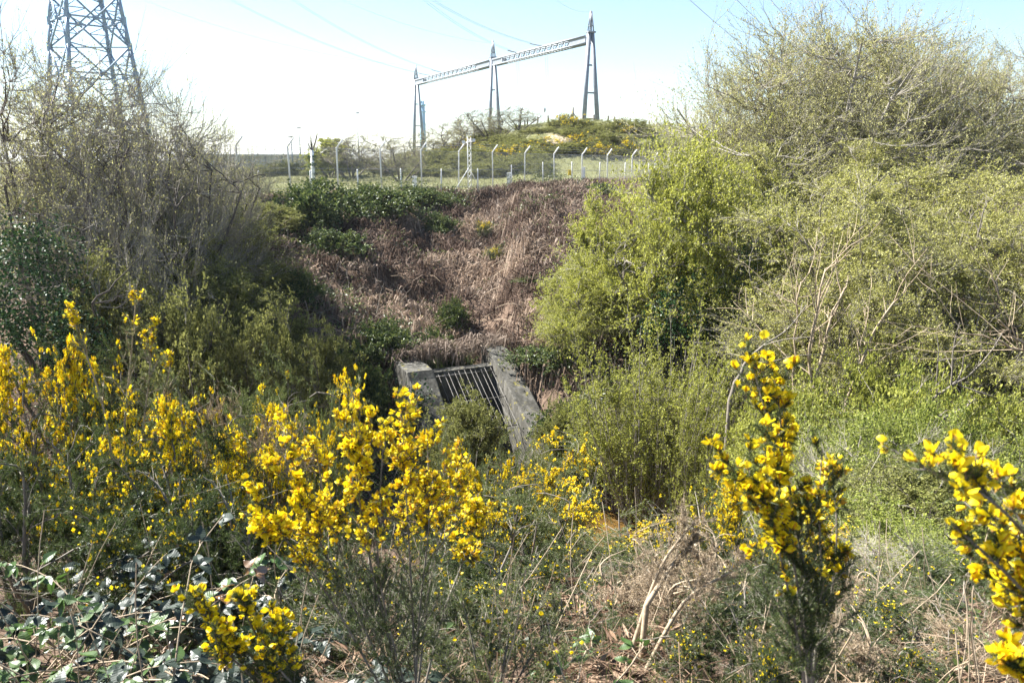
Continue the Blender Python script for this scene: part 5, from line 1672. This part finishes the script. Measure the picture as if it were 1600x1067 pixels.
# withered bracken fronds with side leaflets
gg = Geo()
spots = [(840, 900, 4.2), (900, 880, 4.4), (930, 930, 3.9), (870, 950, 3.6), (960, 960, 3.6), (820, 930, 3.8), (900, 1010, 3.0), (940, 1030, 2.9), (560, 960, 3.0), (520, 940, 3.2), (500, 990, 2.8), (880, 860, 5.0), (780, 920, 3.8), (1010, 1000, 3.1), (1100, 1040, 2.7), (1380, 1050, 2.8), (1450, 1040, 2.8)]
for (px, py, Y) in spots:
    for k in range(5):
        b = P(px + rng.normal(0, 22), py + rng.normal(0, 12), Y + rng.normal(0, 0.15))
        b[2] = max(float(H(b[0], b[1])) + 0.05, b[2] - 0.25)
        az = rng.uniform(0, 6.28)
        ln = wander(rng, b[None], np.array([[math.cos(az), math.sin(az), 0.6]]), rng.uniform(0.35, 0.6), 9, 0.10, -0.22)
        gg.tubes(ln, taper(1, 9, 0.003, 0.4), 3)
        m = 44
        t = np.linspace(0.2, 0.99, m)
        S, T_ = along(ln, np.zeros(m, int), t)
        sd_ = nrm(np.cross(T_, np.tile((0, 0, 1.0), (m, 1)))) * np.where(np.arange(m) % 2, 1, -1)[:, None]
        d = nrm(sd_ + T_ * 0.5 + rng.normal(0, 0.25, (m, 3)))
        gg.leaves(S, d, np.tile((0, 0, 1.0), (m, 1)) + rng.normal(0, 0.5, (m, 3)), 0.10 * np.sin(np.pi * (0.15 + 0.8 * t)) + 0.015, 0.018)
tag(obj('withered_fern', gg, M['litter']), 'curled withered bracken fronds on the near bank', 'bracken', None, 'stuff')

# green blades and seedlings
gg = Geo()
c = surf_pts(rng, 15000, (-6, 7), (1.9, 9), lambda x, y: (np.abs(x) < 0.8 * y + 0.2) & (vnoise(x * 1.3, y * 1.3, 55) > 0.42))
n = len(c)
gg.needles(c, rng.normal(0, 0.5, (n, 3)) + (0, 0, 1), rng.uniform(0.05, 0.20, n), 0.0045, rng)
tag(obj('grass_tufts', gg, M['grass']), 'thin green grass among the litter of the near bank', 'grass', None, 'stuff')
gg = Geo()
c = surf_pts(rng, 9000, (-7, 8), (1.9, 13), lambda x, y: (np.abs(x) < 0.8 * y + 0.3) & (vnoise(x * 1.1 + 9, y * 1.1, 57) > 0.45))
n = len(c); c = c + np.stack([np.zeros(n), np.zeros(n), rng.uniform(0.02, 0.22, n)], -1)
gg.leaves(c, rng.normal(size=(n, 3)) * (1, 1, 0.4), rng.normal(0, 0.5, (n, 3)) + (0, 0, 1), rng.uniform(0.02, 0.05, n), rng.uniform(0.015, 0.035, n))
tag(obj('herb_cover', gg, M['leaf_bramble']), 'small green herb leaves among the litter of the near bank', 'herbs', None, 'stuff')
# thin dry stalks standing among the brambles
gg = Geo()
c = surf_pts(rng, 260, (-2.6, 2.6), (2.0, 5.0), lambda x, y: (np.abs(x) < 0.75 * y))
gg.tubes(wander(rng, c, rng.normal(0, 0.35, c.shape) + (0, 0, 1), rng.uniform(0.25, 0.75, len(c)), 6, 0.08, 0.0), 0.0022, 4)
tag(obj('dry_stalks', gg, M['bark_pale']), 'thin dry straw coloured stalks on the near bank', 'stalks', None, 'stuff')


def leaflet(seed, k=7):
    """toothed oval bramble leaflet about one unit long, +X to the tip, folded along the midrib"""
    rng = R(600 + seed)
    u = np.linspace(0, 1, k * 2 + 1)
    wv = 0.36 * np.sin(np.pi * u ** 0.8) ** 0.8 * (1 - 0.15 * u)
    wv = wv + np.where(np.arange(len(u)) % 2 == 1, 0.025, -0.02) * (u > 0.05) * (u < 0.97)
    wv[0] = 0.01; wv[-1] = 0.0
    curl = -0.22 * u ** 2 + 0.06 * np.sin(u * 5 + seed)
    mid = np.stack([u, 0 * u, curl], -1)
    rib = np.where(np.arange(len(u)) % 2 == 1, 0.006, -0.004)
    lf = np.stack([u - 0.05, wv, curl + wv * 0.32 + rib], -1); rt = np.stack([u - 0.05, -wv, curl + wv * (0.28 + rng.uniform(-.1, .1)) + rib], -1)
    n = len(u); i = np.arange(n - 1)
    gg = Geo(); gg.add(np.concatenate([mid, lf, rt]), np.concatenate([np.stack([i, i + 1, i + 1 + n, i + n], -1), np.stack([i, i + 2 * n, i + 1 + 2 * n, i + 1], -1)]), 0, False)
    return gg


LEAFM = {k: [leaflet(i).mesh('leaf', M[k]) for i in range(3)] for k in ('leaf_bramble_near', 'leaf_bramble_green', 'leaf_bramble_red')}


def bramble(px, py, Y, spread, lift, ncane, nodes, size, label, mix=(0.8, 0.15, 0.05), seed=0, reach=0.9):
    rng = R(700 + seed)
    c = P(px, py, Y); zg = float(H(c[0], c[1]))
    root = empty('bramble', (c[0], c[1], zg), label, 'bramble', 'brambles at the bottom left')
    S = np.stack([rng.uniform(-spread, spread, ncane), rng.uniform(-spread * 0.7, spread * 0.7, ncane), np.zeros(ncane)], -1)
    S[:, 2] = H(S[:, 0] + c[0], S[:, 1] + c[1]) - zg
    az = rng.uniform(0, 2 * np.pi, ncane)
    D = np.stack([np.cos(az), np.sin(az), np.full(ncane, 1.3 * lift)], -1)
    Pn = wander(rng, S, D, rng.uniform(0.7, 1.2, ncane) * reach, 10, 0.08, -0.16)
    hz = H(Pn[..., 0] + c[0], Pn[..., 1] + c[1]) - zg
    Pn[..., 2] = np.maximum(Pn[..., 2], hz + 0.02)
    gg = Geo(); gg.tubes(Pn, taper(ncane, 10, 0.0042, 0.4), 5)
    obj('canes', gg, M['bark_pale'], root)
    keys = list(LEAFM); cnt = 0
    st = []
    for k in range(ncane):
        key = keys[rng.choice(3, p=mix)]
        for j in range(nodes):
            t = 0.2 + 0.8 * (j + rng.uniform(0, 0.6)) / nodes
            S1, T1 = along(Pn[k:k + 1], np.zeros(1, int), np.array([min(t, 0.99)]))
            a = rng.uniform(0, 6.28)
            pd = nrm(np.array([math.cos(a), math.sin(a), 0.5]) + T1[0] * 0.4)
            q = S1[0] + pd * size * rng.uniform(0.5, 0.9)
            st.append(np.stack([S1[0], q]))
            up = nrm(np.array((0, -0.25, 1.0)) + rng.normal(0, 0.35, 3))
            sdv = nrm(np.cross(up, pd)); fw = np.cross(sdv, up)
            for ang in (0, 1.15, -1.15):
                if cnt >= 300: break
                d = fw * math.cos(ang) + sdv * math.sin(ang) + rng.normal(0, 0.12, 3)
                o = obj('leaf', LEAFM[key][rng.integers(0, 3)], None, root, tuple(q + nrm(d) * size * 0.1))
                o.rotation_mode = 'QUATERNION'; o.rotation_quaternion = quat_from(d, tuple(up + rng.normal(0, 0.25, 3)))
                s_ = size * rng.uniform(0.75, 1.2) * (1.12 if ang == 0 else 0.9); o.scale = (s_, s_, s_); cnt += 1
    gg = Geo(); gg.tubes(np.array(st), 0.0013, 3); tag(obj('leaf_stalks', gg, M['bark_pale'], root), kind='stuff')


bramble(40, 940, 2.9, 0.35, 1.0, 9, 9, 0.058, 'bright green bramble at the left edge of the picture', (0.05, 0.9, 0.05), 1)
bramble(120, 800, 3.5, 0.40, 1.5, 9, 7, 0.060, 'grey leaved bramble arching up in front of the dark green gorse', (0.85, 0.1, 0.05), 2, 1.1)
bramble(330, 1010, 2.05, 0.22, 0.9, 8, 7, 0.062, 'large leaved dark bramble behind the low gorse sprig', (0.92, 0.05, 0.03), 3, 0.6)
bramble(215, 960, 2.5, 0.35, 1.0, 9, 8, 0.056, 'dark grey leaved bramble left of the low gorse sprig', (0.75, 0.17, 0.08), 4, 0.8)
bramble(90, 1050, 2.15, 0.30, 0.8, 8, 8, 0.050, 'mixed green and grey bramble in the bottom left corner', (0.6, 0.3, 0.1), 5, 0.7)
bramble(390, 880, 3.3, 0.35, 1.0, 7, 6, 0.052, 'green bramble in the gap left of the big gorse stems', (0.45, 0.5, 0.05), 6, 0.8)
bramble(600, 1055, 2.2, 0.22, 0.6, 5, 5, 0.052, 'few grey bramble leaves at the foot of the big gorse', (0.8, 0.15, 0.05), 7, 0.5)
bramble(290, 850, 3.1, 0.35, 1.2, 7, 7, 0.056, 'dark bramble in the shade under the flowering gorse', (0.85, 0.1, 0.05), 8, 0.9)
bramble(900, 1030, 2.5, 0.18, 0.8, 3, 4, 0.05, 'small green bramble shoot beside the pale bare stems', (0.1, 0.85, 0.05), 9, 0.5)

rng = R(92)
for i in range(60):
    px = rng.uniform(395, 850); py = rng.uniform(243, 276)
    q = hill_point(px, py)
    if q[1] > 86 or q[1] < 49 or fs(q[0], q[1]) > -3: continue
    place_at(h_scrub, q, rng.uniform(1.6, 3.6), i * 0.7, rng.uniform(0.5, 1.6), 'scrub_bush', 'low olive scrub bush on the rough ground between the fence and the mound', 'shrub', 'scrub bushes behind the fence')

bramble(170, 870, 3.0, 0.35, 1.1, 9, 8, 0.055, 'dark bramble in the middle of the bramble patch', (0.8, 0.15, 0.05), 10, 0.8)
bramble(30, 860, 3.3, 0.35, 1.1, 8, 8, 0.055, 'grey green bramble at the left edge below the dark gorse', (0.5, 0.45, 0.05), 11, 0.8)
bramble(280, 1060, 1.95, 0.22, 0.7, 7, 7, 0.055, 'dark bramble on the bottom edge left of the gorse sprig', (0.85, 0.1, 0.05), 12, 0.5)

# ------------------------------------------------------------------ the air
m, nt, out = newmat('haze_air')
pv = nt.nodes.new('ShaderNodeVolumePrincipled'); pv.inputs['Density'].default_value = 0.0002
pv.inputs['Color'].default_value = (0.86, 0.93, 1, 1); pv.inputs['Anisotropy'].default_value = 0.4
nt.links.new(pv.outputs[0], out.inputs['Volume'])
gg = Geo(); gg.box((0, 2000, 15.0), (9000, 6000, 54)); tag(obj('haze', gg, m), kind='stuff')
